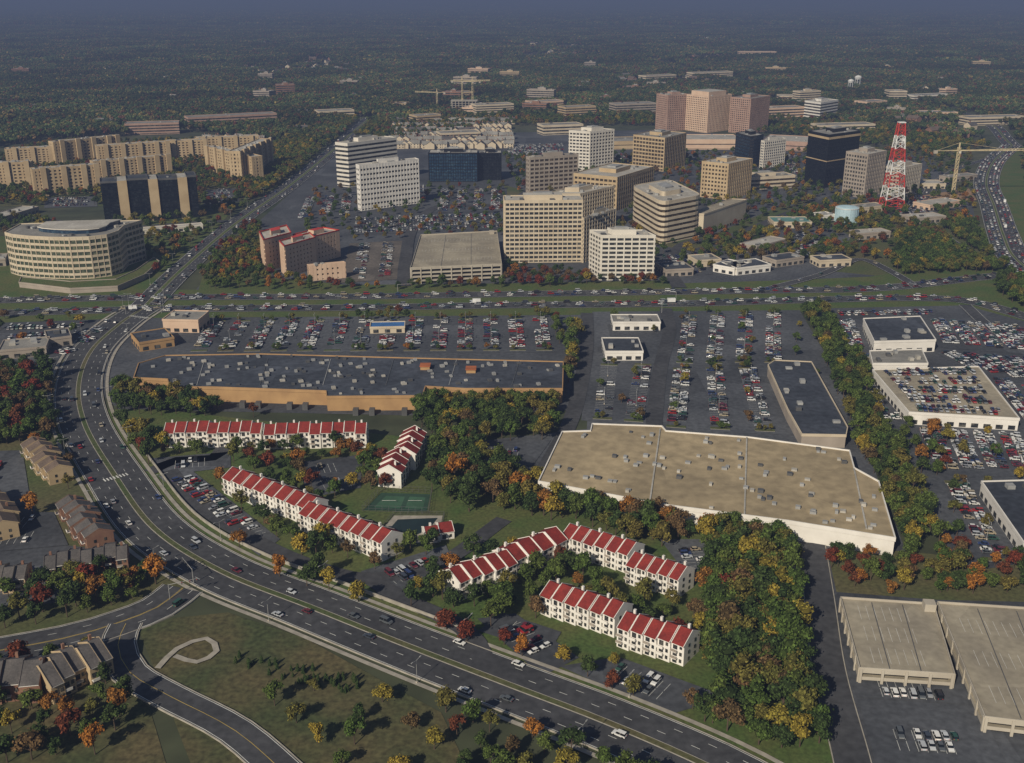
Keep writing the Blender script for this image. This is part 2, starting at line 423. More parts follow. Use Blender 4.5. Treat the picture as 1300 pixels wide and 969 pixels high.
mb.prism(outset(ccw(P),.75),h-5,h-2.5,'tan_wall'); mb.prism(outset(ccw(P),.75),h*.5,h*.5+1,'tan_wall'); mb.build('dark_glass_tower')
office('office_tower',foot3((1069,247),(1096,252),(1119,246)),hpx((1096,252),197),11,'grey_wall','glass',.45,4,1.2,'roof_light')
office('office_building',foot3((1119,245),(1140,248),(1166,242)),hpx((1140,248),214),7,'concrete','glass',.45,4,1.2,'roof_light')
office('office_building',foot2((945,242),(1008,238),25),14,3,'cream','glass_brown',.5,0)
office('office_building',foot3((1020,150),(1040,153),(1062,149)),hpx((1040,153),131),6,'white_wall','glass',.45,0,roof='roof_light')
office('department_store',foot2((865,190),(940,190),60),14,2,'peach','glass',.8,0,roof='roof_light',pent=0)
office('department_store',foot2((968,190),(1030,193),70),13,2,'pink_brick','glass',.8,0,roof='roof_light',pent=0)
office('shopping_centre',foot2((776,190),(862,188),50),11,2,'tan_wall','glass',.8,0,roof='roof_grey',pent=0)
# hotel with red roof band
def hotel():
    mb=MB()
    for a,c,d,yt in[((333,334),(338,345),(372,335),306),((358,345),(364,352),(402,340),314),((375,332),(395,336),(432,326),303),((392,356),(394,357),(439,353),338)]:
        P=ccw(foot3(a,c,d)); hh=hpx(c,yt); office('x',P,hh,max(3,int(hh/3.3)),'peach','glass_brown',.66,4,2.7,'roof_light',0,3,mb=mb,build=False)
        if yt<330: 
            parapet(mb,outset(P,.6),hh+.7,.9,.7,'red_paint'); mb.prism(scaled(P,.35),hh,hh+4,'peach','red_paint')
    mb.build('hotel_building')
hotel()
def garage(name,P,h,nl,wall='concrete'):
    P=ccw(P); regfoot(P); mb=MB(); fh=h/nl
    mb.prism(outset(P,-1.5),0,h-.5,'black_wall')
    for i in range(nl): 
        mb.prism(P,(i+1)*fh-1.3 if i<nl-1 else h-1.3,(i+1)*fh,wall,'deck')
    for i in range(len(P)):
        a=Vector(P[i]);b=Vector(P[(i+1)%len(P)]);L=(b-a).length;n=max(1,round(L/8));e=(b-a)/L;an=math.atan2(e.y,e.x);m=Vector((-e.y,e.x))
        for j in range(n+1):
            q=a+e*min(max(L*j/n,.6),L-.6)-m*.05; mb.box(q.x,q.y,0,h+.4,.9,.6,an,wall)
    parapet(mb,outset(P,.1),h-.2,1.1,.3,wall)
    e=Vector(P[1])-Vector(P[0]); f=Vector(P[3])-Vector(P[0]); an=math.atan2(e.y,e.x)
    for t in(.33,.66):
        a=Vector(P[0])+e*t+f*.03; b=Vector(P[3]).lerp(Vector(P[2]),t)-f*.03; mb.beam((a.x,a.y,h-.05),(b.x,b.y,h-.05),.3,'steel_dark')
    for s in(.2,.5,.8):
        n=int(e.length/2.8)
        for j in range(2,n-2):
            a=Vector(P[0])+e*(j/n)+f*s; d=f.normalized()*4.6
            w=e.normalized()*.05; mb.face([(*(a-d-w),h+.02),(*(a-d+w),h+.02),(*(a+d+w),h+.02),(*(a+d-w),h+.02)],'paint')
    q=Vector(P[2])*.93+Vector(P[0])*.07; mb.box(q.x,q.y,h,h+3,4,4,an,wall)
    return mb.build(name)
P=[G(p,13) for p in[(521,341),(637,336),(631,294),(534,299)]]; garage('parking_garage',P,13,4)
# ---------------------------------------------------------------- cars in rows
LAMPS=[]; LOTTREES=[]
def carrows(Q,mod=17,pitch=2.75,occ=.7,z=.12,mb=None,side=2.7,lamps=False,kind='p',top=False,isl=None):
    TL,TR,BR,BL=map(Vector,Q); D=((BL-TL).length+(BR-TR).length)/2; nm=max(1,int(D/mod))
    for j in range(nm):
        v=(j+.5)/nm; a=TL.lerp(BL,v); b=TR.lerp(BR,v); L=(b-a).length; e=(b-a)/L; n=Vector((-e.y,e.x)); y0=math.atan2(n.y,n.x)
        k=int(L/pitch); ph=R.uniform(0,100)
        for s in(-1,1):
            for i in range(2,k-2):
                q=a+e*(i+.5)*pitch+n*s*side
                if mb is not None:
                    w=q-e*pitch/2; mb.face([(w.x-e.x*.06-n.x*2.4,w.y-e.y*.06-n.y*2.4,z-.06),(w.x+e.x*.06-n.x*2.4,w.y+e.y*.06-n.y*2.4,z-.06),(w.x+e.x*.06+n.x*2.4,w.y+e.y*.06+n.y*2.4,z-.06),(w.x-e.x*.06+n.x*2.4,w.y-e.y*.06+n.y*2.4,z-.06)],'paint')
                loc=occ+.45*noise.noise(Vector((q.x*.03+ph,q.y*.03,0)))
                if R.random()<loc and (top or not hit(FOOT,q.x,q.y)):
                    CARS.append((q.x+R.uniform(-.15,.15),q.y+R.uniform(-.4,.4),z,y0+(math.pi if R.random()<.5 else 0)+R.uniform(-.03,.03),kind))
        if lamps:
            for t in(.25,.75) if L>60 else (.5,): 
                q=a.lerp(b,t); LAMPS.append((q.x,q.y,math.atan2(e.y,e.x)))
        if isl is not None and L>30:
            for q in(a+e*2.2,b-e*2.2):
                if hit(FOOT,q.x,q.y): continue
                isl.box(q.x,q.y,z-.1,z+.1,3.2,10.5,math.atan2(e.y,e.x),'kerb','grass')
                for o in(-3,0,3):
                    if R.random()<.6: LOTTREES.append((q.x+n.x*o,q.y+n.y*o))
def deckcars(P,h,occ,pitch=2.8,mod=16): carrows([P[3],P[2],P[1],P[0]],mod,pitch,occ,h+.05,top=True)
def lot(px,d='h',mod=17,pitch=2.75,occ=.7,paint=False,k='lot_asphalt',lamps=False,pad=True):
    Q=[G(p) for p in px]
    z=ZC[0]
    mb=MB(); ZC[0]+=.006
    if pad: mb.face([(x,y,z) for x,y in ccw(outset(ccw(Q),3))],k)
    rq=Q if d=='h' else [Q[0],Q[3],Q[2],Q[1]]
    carrows(rq,mod,pitch,occ,z+.07,mb if paint else None,lamps=lamps,isl=mb if lamps else None)
    if mb.f: mb.build('parking_lot')
    Pq=ccw(Q); xs=[p[0] for p in Pq]; ys=[p[1] for p in Pq]; LOTS.append((Pq,min(xs),max(xs),min(ys),max(ys)))
# base sheets
sheet('office_park_pavement',[(245,372),(330,280),(425,195),(470,172),(830,165),(1000,175),(1180,200),(1235,260),(1245,330),(1130,352),(860,362),(640,366)],'lot_asphalt')
sheet('office_park_lawn',[(252,368),(262,335),(330,290),(345,352),(440,362),(640,360),(860,356),(860,364),(640,368),(400,370)],'lawn')
sheet('office_park_lawn',[(640,262),(640,235),(700,250),(800,290),(800,300),(780,310)],'grass')
sheet('office_park_lawn',[(830,310),(900,300),(990,262),(1060,262),(1060,275),(960,300),(870,318)],'grass')
sheet('office_park_lawn',[(1000,255),(1180,262),(1250,290),(1250,335),(1130,352),(1060,345),(1080,300)],'grass')
sheet('campus_lawn',[(-40,372),(-40,300),(20,300),(30,270),(130,290),(265,268),(300,262),(235,335),(200,372)],'lawn')
sheet('condominium_lawn',[(-60,262),(-60,200),(60,182),(330,178),(400,200),(350,245),(260,265),(130,262)],'grass')
sheet('interchange_lawn',[(1090,372),(1100,352),(1250,330),(1250,200),(1300,190),(1420,250),(1420,420),(1300,440),(1160,385)],'lawn')
sheet('roadside_lawn',[(-60,368),(250,368),(640,364),(860,360),(1000,356),(1250,345),(1420,340),(1420,430),(1300,428),(1220,392),(1000,396),(640,402),(200,404),(-60,412)],'lawn')
sheet('shopping_pavement',[(-60,412),(180,404),(745,400),(752,520),(540,528),(150,520),(80,455),(-60,470)],'lot_asphalt')
sheet('retail_pavement',[(752,396),(1015,394),(1060,470),(1100,570),(1150,700),(1120,720),(690,610),(600,580),(610,560),(745,545)],'lot_asphalt')
sheet('dealer_pavement',[(1035,392),(1225,388),(1420,440),(1450,760),(1230,740),(1130,570),(1060,450)],'lot_asphalt')
sheet('condo_lawn',[(120,520),(200,520),(560,560),(700,620),(900,640),(1020,700),(1080,969),(1000,1050),(760,905),(400,760),(190,655),(130,560)],'lawn')
sheet('service_pavement',[(1000,700),(1230,740),(1450,765),(1500,1100),(1090,1100),(1040,860)],'lot_asphalt')
sheet('service_lawn',[(1050,700),(1150,700),(1450,735),(1450,768),(1190,762),(1062,752)],'grass')
sheet('west_lawn',[(-80,470),(60,470),(80,520),(85,560),(170,680),(240,735),(240,755),(100,790),(-80,830)],'grass')
sheet('west_pavement',[(-80,575),(25,572),(35,620),(60,690),(150,700),(80,765),(-80,780)],'lot_asphalt')
sheet('park_lawn',[(176,800),(220,785),(290,778),(390,812),(480,862),(560,905),(600,990),(250,990),(200,860)],'dry_lawn')
sheet('corner_lawn',[(-80,840),(60,822),(140,812),(150,860),(190,900),(220,1000),(-80,1000)],'dry_lawn')
# roads
hwN=road('highway',[(-120,384),(40,381),(200,378),(450,377),(640,374),(860,371),(1000,369),(1120,366),(1250,352),(1420,335)],17,.30,lanes=(-3.6,0,3.6))
hwS=road('highway',[(-120,402),(40,397),(200,393),(450,391),(640,388),(860,386),(1000,382),(1150,379),(1230,383),(1310,405),(1420,440)],17,.33,lanes=(-3.6,0,3.6))
b1=road('boulevard',[(182,392),(152,412),(116,446),(100,490),(108,540),(146,605),(196,672),(280,726),(395,772),(520,822),(650,872),(770,918),(900,975),(1000,1030)],26,.40,lanes=(-9.2,-5.4,5.4,9.2),median=2.2,medk='grass',walk=True)
b2=road('boulevard',[(186,388),(232,342),(300,284),(368,236),(422,192),(448,168),(470,150)],24,.43,lanes=(-8,-4.5,4.5,8),median=3)
s1=road('street',[(232,748),(200,772),(150,792),(80,812),(-60,838)],18,.46,lanes=(-4.5,4.5),yel=(-.2,.2),kerb=True)
s2=road('street',[(160,793),(150,820),(165,855),(215,885),(300,930),(380,1000)],12,.49,yel=(0,),kerb=True)
s3=road('freeway',[(1285,185),(1262,205),(1252,232),(1262,262),(1274,300),(1290,330),(1350,375)],30,.52,lanes=(-10,-6,6,10),median=2)
s4=road('ramp',[(1255,335),(1200,300),(1175,270),(1180,240),(1215,215),(1260,200)],9,.55)
s5=road('ramp',[(960,371),(1040,350),(1090,330),(1130,345),(1165,366)],9,.58)
s6=road('freeway',[(1285,185),(1240,150),(1120,125),(980,112),(860,85),(800,70)],26,.52,lanes=(-6,6),median=3)
s7=road('street',[(862,366),(850,340),(870,310),(930,300),(1010,268),(1060,250)],12,.61,edge=False)
s8=road('street',[(512,364),(515,330),(525,290),(560,262),(650,255),(720,200)],11,.64,edge=False)
s9=road('service_road',[(1030,690),(1040,760),(1052,850),(1080,960),(1100,1050)],11,.30,edge=False,kerb=True)
s10=road('street',[(-60,292),(40,278),(130,290),(262,282),(300,282)],12,.36,edge=False)
s11=road('street',[(745,398),(745,440),(735,500),(720,545),(690,600)],9,.36,edge=False)
s12=road('street',[(845,392),(850,420),(838,470),(830,540)],9,.39,edge=False)
s13=road('condo_drive',[(190,600),(225,585),(270,582),(290,560)],8,.36,edge=False)
s14=road('condo_drive',[(215,598),(250,640),(330,690),(400,720),(470,735),(560,715),(640,660)],8,.39,edge=False)
s15=road('condo_drive',[(470,735),(510,760),(590,800),(620,850),(640,865)],8,.42,edge=False)
s16=road('freeway_slip',[(1225,388),(1262,420),(1330,450)],10,.61)
s17=road('footpath',[(200,850),(225,825),(262,812),(275,828),(250,842),(222,834)],2.2,.55,'sidewalk',edge=False)
traffic(hwN,[(-5.4,1),(-1.8,1),(1.8,1),(5.4,1)],9); traffic(hwS,[(-5.4,-1),(-1.8,-1),(1.8,-1),(5.4,-1)],9)
traffic(b1,[(-11,-1),(-7.4,-1),(-3.6,-1),(3.6,1),(7.4,1),(11,1)],100,.9); traffic(b2,[(-9.5,1),(-6,1),(6,-1),(9.5,-1)],32,.9)
traffic(s3,[(-12,1),(-8,1),(-4,1),(4,-1),(8,-1),(12,-1)],8,.7); traffic(s6,[(-8,1),(-4,1),(4,-1),(8,-1)],35,.9)
traffic(s1,[(-6,1),(6,-1)],80,.9); traffic(s5,[(0,1)],22,.9); traffic(s4,[(0,1)],30,.9)
p,n=b1; i0=int(len(p)*.42); i1=int(len(p)*.80); mb=MB()
raised(mb,p[i0:i1],n[i0:i1],19.2,19.7,0,1.5,'kerb','sidewalk'); mb.build('boundary_wall')
def crosswalk(a,b,w=3.2,z=.66):
    A=Vector(G(a));B=Vector(G(b));L=(B-A).length;e=(B-A)/L;n=Vector((-e.y,e.x));mb=MB();k=int(L/1.5)
    for i in range(k):
        q=A+e*(i+.5)*L/k; mb.face([(*(q-e*.35-n*w/2),z),(*(q+e*.35-n*w/2),z),(*(q+e*.35+n*w/2),z),(*(q-e*.35+n*w/2),z)],'paint')
    mb.build('crosswalk')
crosswalk((131,612),(163,603)); crosswalk((165,402),(188,405))
# ---------------------------------------------------------------- shopping mall
P=[G(p,8.5) for p in[(170,480),(176,462),(210,452),(330,450),(510,455),(715,460),(714,494),(590,494),(540,491),(536,503),(415,504),(414,497),(270,492),(215,492),(213,482)]]
P=ccw(P); regfoot(P); mb=MB(); mb.prism(P,0,8.5,'brown_wall','roof_dark'); parapet(mb,outset(P,.3),7.4,1.7,.5,'brown_wall')
roofkit(mb,P,8.5,130,(1.2,2.8),'metal',(.7,1.5))
for i in range(1,7):
    x=170+i*80; a=Vector(G((x+10,456),8.5)); b=Vector(G((x,489),8.5)); mb.beam((a.x,a.y,8.6),(b.x,b.y,8.6),.35,'metal' if i%2 else 'steel_dark')
for a,b in[((218,517),(412,523)),((420,529),(533,529)),((545,517),(712,519))]:
    A,B=Vector(G(a)),Vector(G(b)); L=(B-A).length
    for j in range(int(L/9)):
        q=A+(B-A)*((j+.5)*9/L); 
        if j%3: mb.box(q.x,q.y+3,0,3.6,3,4,0,'steel_dark')
for x,y in((540,468),(598,472)): 
    q=G((x,y),8.5); mb.box(q[0],q[1],8,10.5,5.5,5.5,0,'brown_wall'); mb.box(q[0],q[1],10.5,11.1,6.3,6.3,0,'orange_roof')
mb.build('shopping_mall')
low('bank_building',foot2((208,422),(253,423),22),9,'peach','roof_grey',3)
low('restaurant_building',foot2((178,447),(222,440),24),6,'brown_wall','roof_dark',3)
low('gas_station',foot2((470,424),(514,423),12),4.5,'cream','blue_sign',0)
low('strip_mall',foot2((0,457),(60,452),22),6,'grey_wall','roof_grey',4)
low('strip_mall',foot2((62,442),(92,438),20),6,'grey_wall','roof_dark',3)
low('restaurant_building',foot2((768,458),(816,458),28),6,'white_wall','roof_dark',4,True,'white_wall')
low('restaurant_building',foot2((778,420),(838,420),18),6,'white_wall','roof_grey',5)
P=[G(p,7) for p in[(975,464),(984,458),(1030,460),(1076,543),(1074,553),(1018,552),(1000,520)]]
low('grocery_store',P,7,'grey_wall','roof_dark',8,False,'cream')
# tan roof department store
P=[G(p,8.5) for p in[(684,612),(714,549),(750,548),(752,539),(840,542),(845,548),(950,556),(1078,573),(1084,595),(1115,612),(1136,684),(1000,662),(846,642)]]
P=ccw(P); regfoot(P); mb=MB(); mb.prism(P,0,8.5,'white_wall','roof_tan'); parapet(mb,outset(P,.35),7.3,1.9,.5,'white_wall'); roofkit(mb,P,8.5,85,(1.3,2.6),'metal',(.7,1.5))
for a,b in(((838,545),(825,637)),((948,556),(945,655)),((1084,595),(1100,672))):
    A=G(a,8.5);B=G(b,8.5); mb.beam((*A,8.6),(*B,8.6),.7,'roof_light')
mb.build('department_store')
# car dealerships
low('car_dealership',[G(p,8) for p in[(1096,405),(1168,402),(1188,432),(1110,434)]],8,'white_wall','roof_dark',6)
low('car_dealership',[G(p,7) for p in[(1104,446),(1170,444),(1178,462),(1108,462)]],7,'white_wall','roof_grey',6)
P=[G(p,7) for p in[(1108,470),(1242,466),(1294,532),(1154,524)]]; low('car_dealership',P,7,'white_wall','deck',0,True)
deckcars(ccw(P),7.1,.8,2.8,14)
low('car_dealership',[G(p,7) for p in[(1246,612),(1320,610),(1340,690),(1300,690)]],7,'white_wall','roof_dark',4)
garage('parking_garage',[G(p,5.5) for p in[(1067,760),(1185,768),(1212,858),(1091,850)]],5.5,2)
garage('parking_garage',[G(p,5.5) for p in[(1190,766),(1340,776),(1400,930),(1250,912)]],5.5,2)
# small buildings north-east
for a,b,d,w,r in[((845,352),(880,350),25,'grey_wall','roof_dark'),((885,340),(915,338),20,'cream','roof_grey'),((905,345),(932,350),24,'white_wall','roof_dark'),((935,350),(978,345),22,'white_wall','roof_dark'),((960,322),(998,312),18,'grey_wall','roof_light'),((982,290),(1030,290),26,'cream','teal_roof'),((1040,282),(1060,280),16,'white_wall','roof_light'),((1090,272),(1125,268),18,'cream','roof_grey'),((1160,285),(1200,282),20,'grey_wall','roof_light'),((1150,240),(1200,240),26,'cream','roof_light'),((985,340),(1020,335),18,'grey_wall','roof_dark'),((1040,340),(1080,338),18,'cream','roof_dark'),((1180,268),(1220,262),22,'peach','roof_light'),((700,232),(722,232),14,'cream','roof_grey'),((-20,340),(8,338),22,'grey_wall','roof_light'),((0,285),(50,270),20,'grey_wall','roof_light'),((1090,305),(1130,302),16,'grey_wall','roof_light'),((870,262),(886,262),14,'cream','roof_grey'),((1205,232),(1240,228),16,'grey_wall','roof_grey')]:
    low('commercial_building',foot2(a,b,d),6,w,r,3)
# distant buildings
for a,b,yt,w in[((160,172),(228,170),158,'pink_brick'),((240,164),(352,158),150,'pink_brick'),((405,152),(450,150),142,'cream'),((498,140),(520,140),132,'tan_wall'),((530,160),(560,158),148,'tan_wall'),((605,148),(652,146),134,'cream'),((676,140),(715,138),130,'peach'),((718,152),(756,150),137,'tan_wall'),((782,148),(832,146),133,'grey_wall'),((820,106),(858,104),97,'cream'),((938,74),(985,74),66,'peach'),((1128,130),(1150,130),116,'cream'),((1160,130),(1205,128),122,'office_white'),((975,152),(1020,150),138,'peach'),((990,130),(1012,130),122,'cream'),((1170,150),(1215,150),143,'peach'),((895,52),(915,52),48,'office_white'),((175,70),(218,70),66,'office_white'),((1040,170),(1110,168),160,'cream'),((1230,160),(1300,158),150,'cream'),((570,128),(600,127),118,'tan_wall'),((690,172),(740,170),160,'cream'),((560,180),(610,178),170,'cream'),((1100,140),(1125,138),130,'peach'),((880,100),(930,98),93,'cream')]:
    P=foot2(a,b,32); h=max(7,hpx(a,yt)); office('distant_office',P,h,max(2,int(h/4)),w,'glass',.5,0,roof='roof_grey',pent=0,kit=2)
RB=random.Random(5)
for i in range(26):
    x=RB.uniform(560,1290) if i<21 else RB.uniform(0,450); y=RB.uniform(85,150) if i<21 else RB.uniform(80,130)
    q=G((x,y))
    if hit(FOOT,*q) or onroad(*q,20): continue
    Lb=RB.uniform(28,60); an=RB.uniform(-.5,.5); d=Vector((math.cos(an),math.sin(an))); nn=Vector((-d.y,d.x))*RB.uniform(16,26); A=Vector(q); h=RB.choice([11,14,16,20,26])
    office('distant_office',[tuple(A),tuple(A+d*Lb),tuple(A+d*Lb+nn),tuple(A+nn)],h,max(2,int(h/4)),RB.choice(['cream','tan_wall','peach','grey_wall','grey_wall','brick']),'glass',.5,0,roof='roof_grey',pent=.3,kit=2)
# ---------------------------------------------------------------- townhouse rows
def gable(mb,A,e,n,w,d,z,hr,roof,wall,oh=.5):
    a=A; b=A+e*w; a2=a+n*d; b2=b+n*d; m=A+n*d/2; m2=b+n*d/2
    f=lambda q,zz:(q.x,q.y,zz)
    for s,mm,t,sg in((a,m,a2,1),(b,m2,b2,-1)):
        mb.face([f(s,z),f(mm,z+hr),f(t,z)],wall)
    sl=hr/(d/2)
    for s0,s1,r0,r1,sg in((a,b,m,m2,-1),(a2,b2,m,m2,1)):
        p0=s0+n*sg*oh; p1=s1+n*sg*oh; zz=z-sl*oh
        mb.face([f(p0,zz+.25),f(p1,zz+.25),f(r1,z+hr+.25),f(r0,z+hr+.25)],roof)
        mb.face([f(p0,zz),f(p1,zz),f(p1,zz+.25),f(p0,zz+.25)],'white_wall')
    for s,mm,t,sh in((a,m,a2,0),(b,m2,b2,-.2)):
        o=e*sh
        q=[s-n*.55+o,mm+o,t+n*.55+o]; zt=[z-sl*.55+.5,z+hr+.5,z-sl*.55+.5]
        for i in(0,1):
            mb.face([f(q[i],zt[i]),f(q[i]+e*.2,zt[i]),f(q[i+1]+e*.2,zt[i+1]),f(q[i+1],zt[i+1])],'white_wall' if wall=='white_wall' else roof)
            for k in(0,.2):
                mb.face([f(q[i]+e*k,zt[i]-.6),f(q[i+1]+e*k,zt[i+1]-.6),f(q[i+1]+e*k,zt[i+1]),f(q[i]+e*k,zt[i])],wall)
def trow(name,p0,p1,n,dep=11.5,wall='white_wall',roof='roof_red',hw=8.2,hr=3.3,st=1.3,cyc=3,dz=0,fl_n=3):
    A=Vector(G(p0));B=Vector(G(p1)); L=(B-A).length;e=(B-A)/L; nn=Vector((-e.y,e.x)); w=L/n; an=math.atan2(e.y,e.x); mb=MB()
    regfoot([tuple(A),tuple(B),tuple(B+nn*dep),tuple(A+nn*dep)],2.0)
    for i in range(n):
        off=((i%cyc)-(cyc-1)/2)*st; a=A+e*w*i+nn*off; z=hw+(.35 if i%2 else 0)+dz*i
        mb.prism([tuple(a+e*.02),tuple(a+e*(w-.02)),tuple(a+e*(w-.02)+nn*dep),tuple(a+e*.02+nn*dep)],0,z,wall)
        gable(mb,a,e,nn,w,dep,z,hr,roof,wall)
        for fl in range(fl_n):
            for t in(.3,.74):
                for sd,off2 in((-.04,0),(.04,dep)):
                    q=a+e*w*t+nn*(off2+sd); ww=1.7 if t<.5 else 1.0
                    mb.box(q.x,q.y,.5+fl*2.7 if t<.5 else 1.1+fl*2.7,2.5+fl*2.7,ww,.12,an,'glass')
            if fl:
                q=a+e*w*.3-nn*.7; mb.box(q.x,q.y,fl*2.7-.1,fl*2.7+.1,2.4,1.4,an,'white_wall'); q=q-nn*.66; mb.box(q.x,q.y,fl*2.7+.1,fl*2.7+1,2.4,.08,an,'white_wall' if i%2 else 'grey_wall')
        if i%2==0:
            q=a+e*w*.5+nn*dep*.68; mb.box(q.x,q.y,z+1,z+hr+.9,.9,.9,an,'white_wall' if wall=='white_wall' else 'brick')
        for s in(0,w):
            if (i==0 and s==0) or (i==n-1 and s):
                for t in(.3,.68):
                    for fl in range(fl_n):
                        q=a+e*(s+(-.04 if s==0 else .04))+nn*dep*t; mb.box(q.x,q.y,1+fl*2.7,2.3+fl*2.7,.12,1.0,an,'glass')
    mb.build(name)
tn='townhouse_row'
trow(tn,(210,568),(333,568),9,cyc=4,st=.6); trow(tn,(336,570),(466,568),9,cyc=4,st=.6)
trow(tn,(517,566),(479,618),7,11.5,cyc=4,st=.8)
trow(tn,(291,624),(385,672),8,cyc=8,st=.8); trow(tn,(388,670),(479,717),8,cyc=8,st=.8)
trow(tn,(588,767),(652,735),5,12,cyc=5,st=-1.0); trow(tn,(656,738),(716,706),4,12,cyc=4,st=-1.0)
trow(tn,(716,700),(792,732),6,cyc=6,st=.9); trow(tn,(797,738),(857,763),5,cyc=5,st=.9)
trow(tn,(690,776),(775,814),6,cyc=6,st=.9); trow(tn,(786,818),(864,850),5,cyc=5,st=.9)
trow('brown_townhouse_row',(33,578),(60,618),6,11,'tan_wall','shingle_brown',6.5,2.5,fl_n=2)
trow('brown_townhouse_row',(78,655),(108,703),6,11,'brick','shingle',6.5,2.5,fl_n=2)
trow('brown_townhouse_row',(58,737),(164,722),7,12,'brick','shingle',5.5,2.5,fl_n=2); trow('brown_townhouse_row',(-40,757),(34,750),5,12,'tan_wall','shingle',5.5,2.5,fl_n=2)
trow('brown_townhouse_row',(66,893),(146,856),5,16,'tan_wall','shingle',7,4,1.5,fl_n=2); trow('brown_townhouse_row',(-50,900),(55,890),4,16,'brick','shingle',7,4,1,fl_n=2)
trow('brown_townhouse_row',(-30,640),(-5,690),4,11,'tan_wall','shingle_brown',6.5,2.5,fl_n=2)
trow('clubhouse',(540,689),(577,684),2,9,'white_wall','roof_red',3.4,2.2,fl_n=1)
# tennis + pool
sheet('tennis_court',[(462,648),(484,626),(546,628),(542,650)],'court_green'); sheet('tennis_court',[(474,645),(490,630),(514,631),(508,646)],'tennis'); sheet('tennis_court',[(514,646),(520,631),(540,632),(537,647)],'tennis')
mb=MB()
for x in(494,527):
    a=Vector(G((x-9,638)));b=Vector(G((x+9,638))); mb.beam((*a,0),(*a,1.1),.15,'steel_dark'); mb.beam((*b,0),(*b,1.1),.15,'steel_dark'); mb.beam((*a,1),(*b,1),.1,'white_paint')
mb.build('tennis_net')
sheet('pool_deck',[(470,690),(500,655),(562,655),(555,690)],'sidewalk')
sheet('swimming_pool',[(484,684),(505,660),(556,658),(545,672),(520,684)],'pool_cover')
def fence(px,h=2.5):
    P=[G(p) for p in px]; mb=MB()
    for i in range(len(P)):
        a=Vector(P[i]);b=Vector(P[(i+1)%len(P)]);L=(b-a).length; n=max(1,int(L/3))
        for j in range(n): q=a.lerp(b,j/n); mb.beam((q.x,q.y,0),(q.x,q.y,h),.12,'steel_dark')
        for z in(.3,h*.5,h): mb.beam((a.x,a.y,z),(b.x,b.y,z),.08,'steel_dark')
    mb.build('chain_link_fence')
fence([(460,649),(483,624),(548,626),(544,652)],3); fence([(468,692),(499,654),(564,654),(557,692)],1.8)
# ---------------------------------------------------------------- parking lots
lot([(262,407),(700,403),(708,446),(235,447)],'v',17,2.75,.6,lamps=True)
lot([(858,400),(1000,398),(1000,462),(850,462)],'v',17,2.75,.5,lamps=True)
lot([(845,468),(968,466),(1000,550),(830,543)],'v',17,2.75,.62,lamps=True,paint=True)
lot([(752,462),(838,462),(824,538),(745,532)],'v',17,2.75,.25,lamps=True,paint=True)
lot([(1050,394),(1190,393),(1200,402),(1060,404)],'h',12,2.6,.95)
lot([(1050,404),(1094,404),(1106,445),(1072,445)],'v',12,2.6,.95)
lot([(1178,404),(1290,412),(1340,452),(1196,440)],'v',12,2.6,.97)
lot([(1185,444),(1345,456),(1400,505),(1236,470)],'v',12,2.6,.95)
lot([(1250,474),(1400,510),(1440,560),(1306,545)],'v',12,2.6,.95)
lot([(1160,540),(1330,550),(1350,600),(1190,604)],'v',13,2.6,.85)
lot([(1185,610),(1240,612),(1300,710),(1235,720)],'v',14,2.6,.9,lamps=True)
lot([(1085,448),(1100,448),(1148,540),(1122,540)],'v',12,2.6,.9)
lot([(385,250),(452,248),(450,274),(370,280)],'v',17,2.75,.7)
lot([(445,277),(640,271),(640,290),(440,298)],'h',17,2.75,.75)
lot([(556,240),(640,240),(640,268),(550,270)],'v',17,2.75,.8)
lot([(448,310),(508,307),(503,354),(438,358)],'v',17,2.75,.4,k='old_asphalt')
lot([(640,186),(720,182),(720,196),(640,198)],'h',17,2.75,.8)
lot([(520,236),(545,236),(545,255),(535,256)],'h',17,2.75,.8)
lot([(835,325),(905,322),(900,348),(832,350)],'h',15,2.75,.7)
lot([(1000,300),(1040,296),(1045,325),(1005,330)],'h',15,2.75,.7)
lot([(1120,250),(1190,250),(1190,275),(1130,280)],'h',15,2.75,.8)
lot([(985,196),(1020,196),(1020,236),(1000,236)],'h',17,2.75,.7)
lot([(775,196),(800,196),(800,215),(780,215)],'h',17,2.75,.7)
lot([(265,242),(300,240),(300,256),(262,260)],'h',17,2.75,.7)
lot([(60,252),(120,250),(120,262),(60,264)],'h',17,2.75,.6)
lot([(90,425),(150,410),(100,445),(60,460)],'h',15,2.75,.7)
lot([(0,412),(120,408),(110,430),(0,436)],'h',15,2.75,.75)
lot([(0,462),(70,458),(70,468),(0,472)],'h',15,2.75,.6)
lot([(612,565),(690,562),(668,592),(606,582)],'h',15,2.8,.5,paint=True)
lot([(212,606),(236,600),(345,686),(330,698)],'v',15,2.8,.45,paint=True)
lot([(386,590),(452,582),(450,618),(398,628)],'h',15,2.8,.35,paint=True)
lot([(200,585),(285,578),(285,592),(215,600)],'h',14,2.8,.4,paint=True)
lot([(470,728),(560,700),(570,722),(490,755)],'h',14,2.8,.35,paint=True)
lot([(622,790),(650,786),(720,835),(690,850)],'v',15,2.8,.6,paint=True)
lot([(640,786),(700,806),(690,822),(622,800)],'h',14,2.8,.6,paint=True)
lot([(735,850),(785,842),(900,885),(850,900)],'v',15,2.8,.5,paint=True)
lot([(850,690),(890,690),(905,735),(885,735)],'v',14,2.8,.5,paint=True)
lot([(-60,590),(22,585),(30,640),(-60,650)],'h',16,2.8,.45,paint=True)
lot([(-40,655),(60,655),(75,690),(-40,700)],'h',16,2.8,.3,paint=True)
lot([(1092,866),(1215,874),(1222,888),(1098,880)],'h',13,2.8,.95,paint=True)
lot([(1105,905),(1240,915),(1270,985),(1125,975)],'h',16,2.8,.6,paint=True)
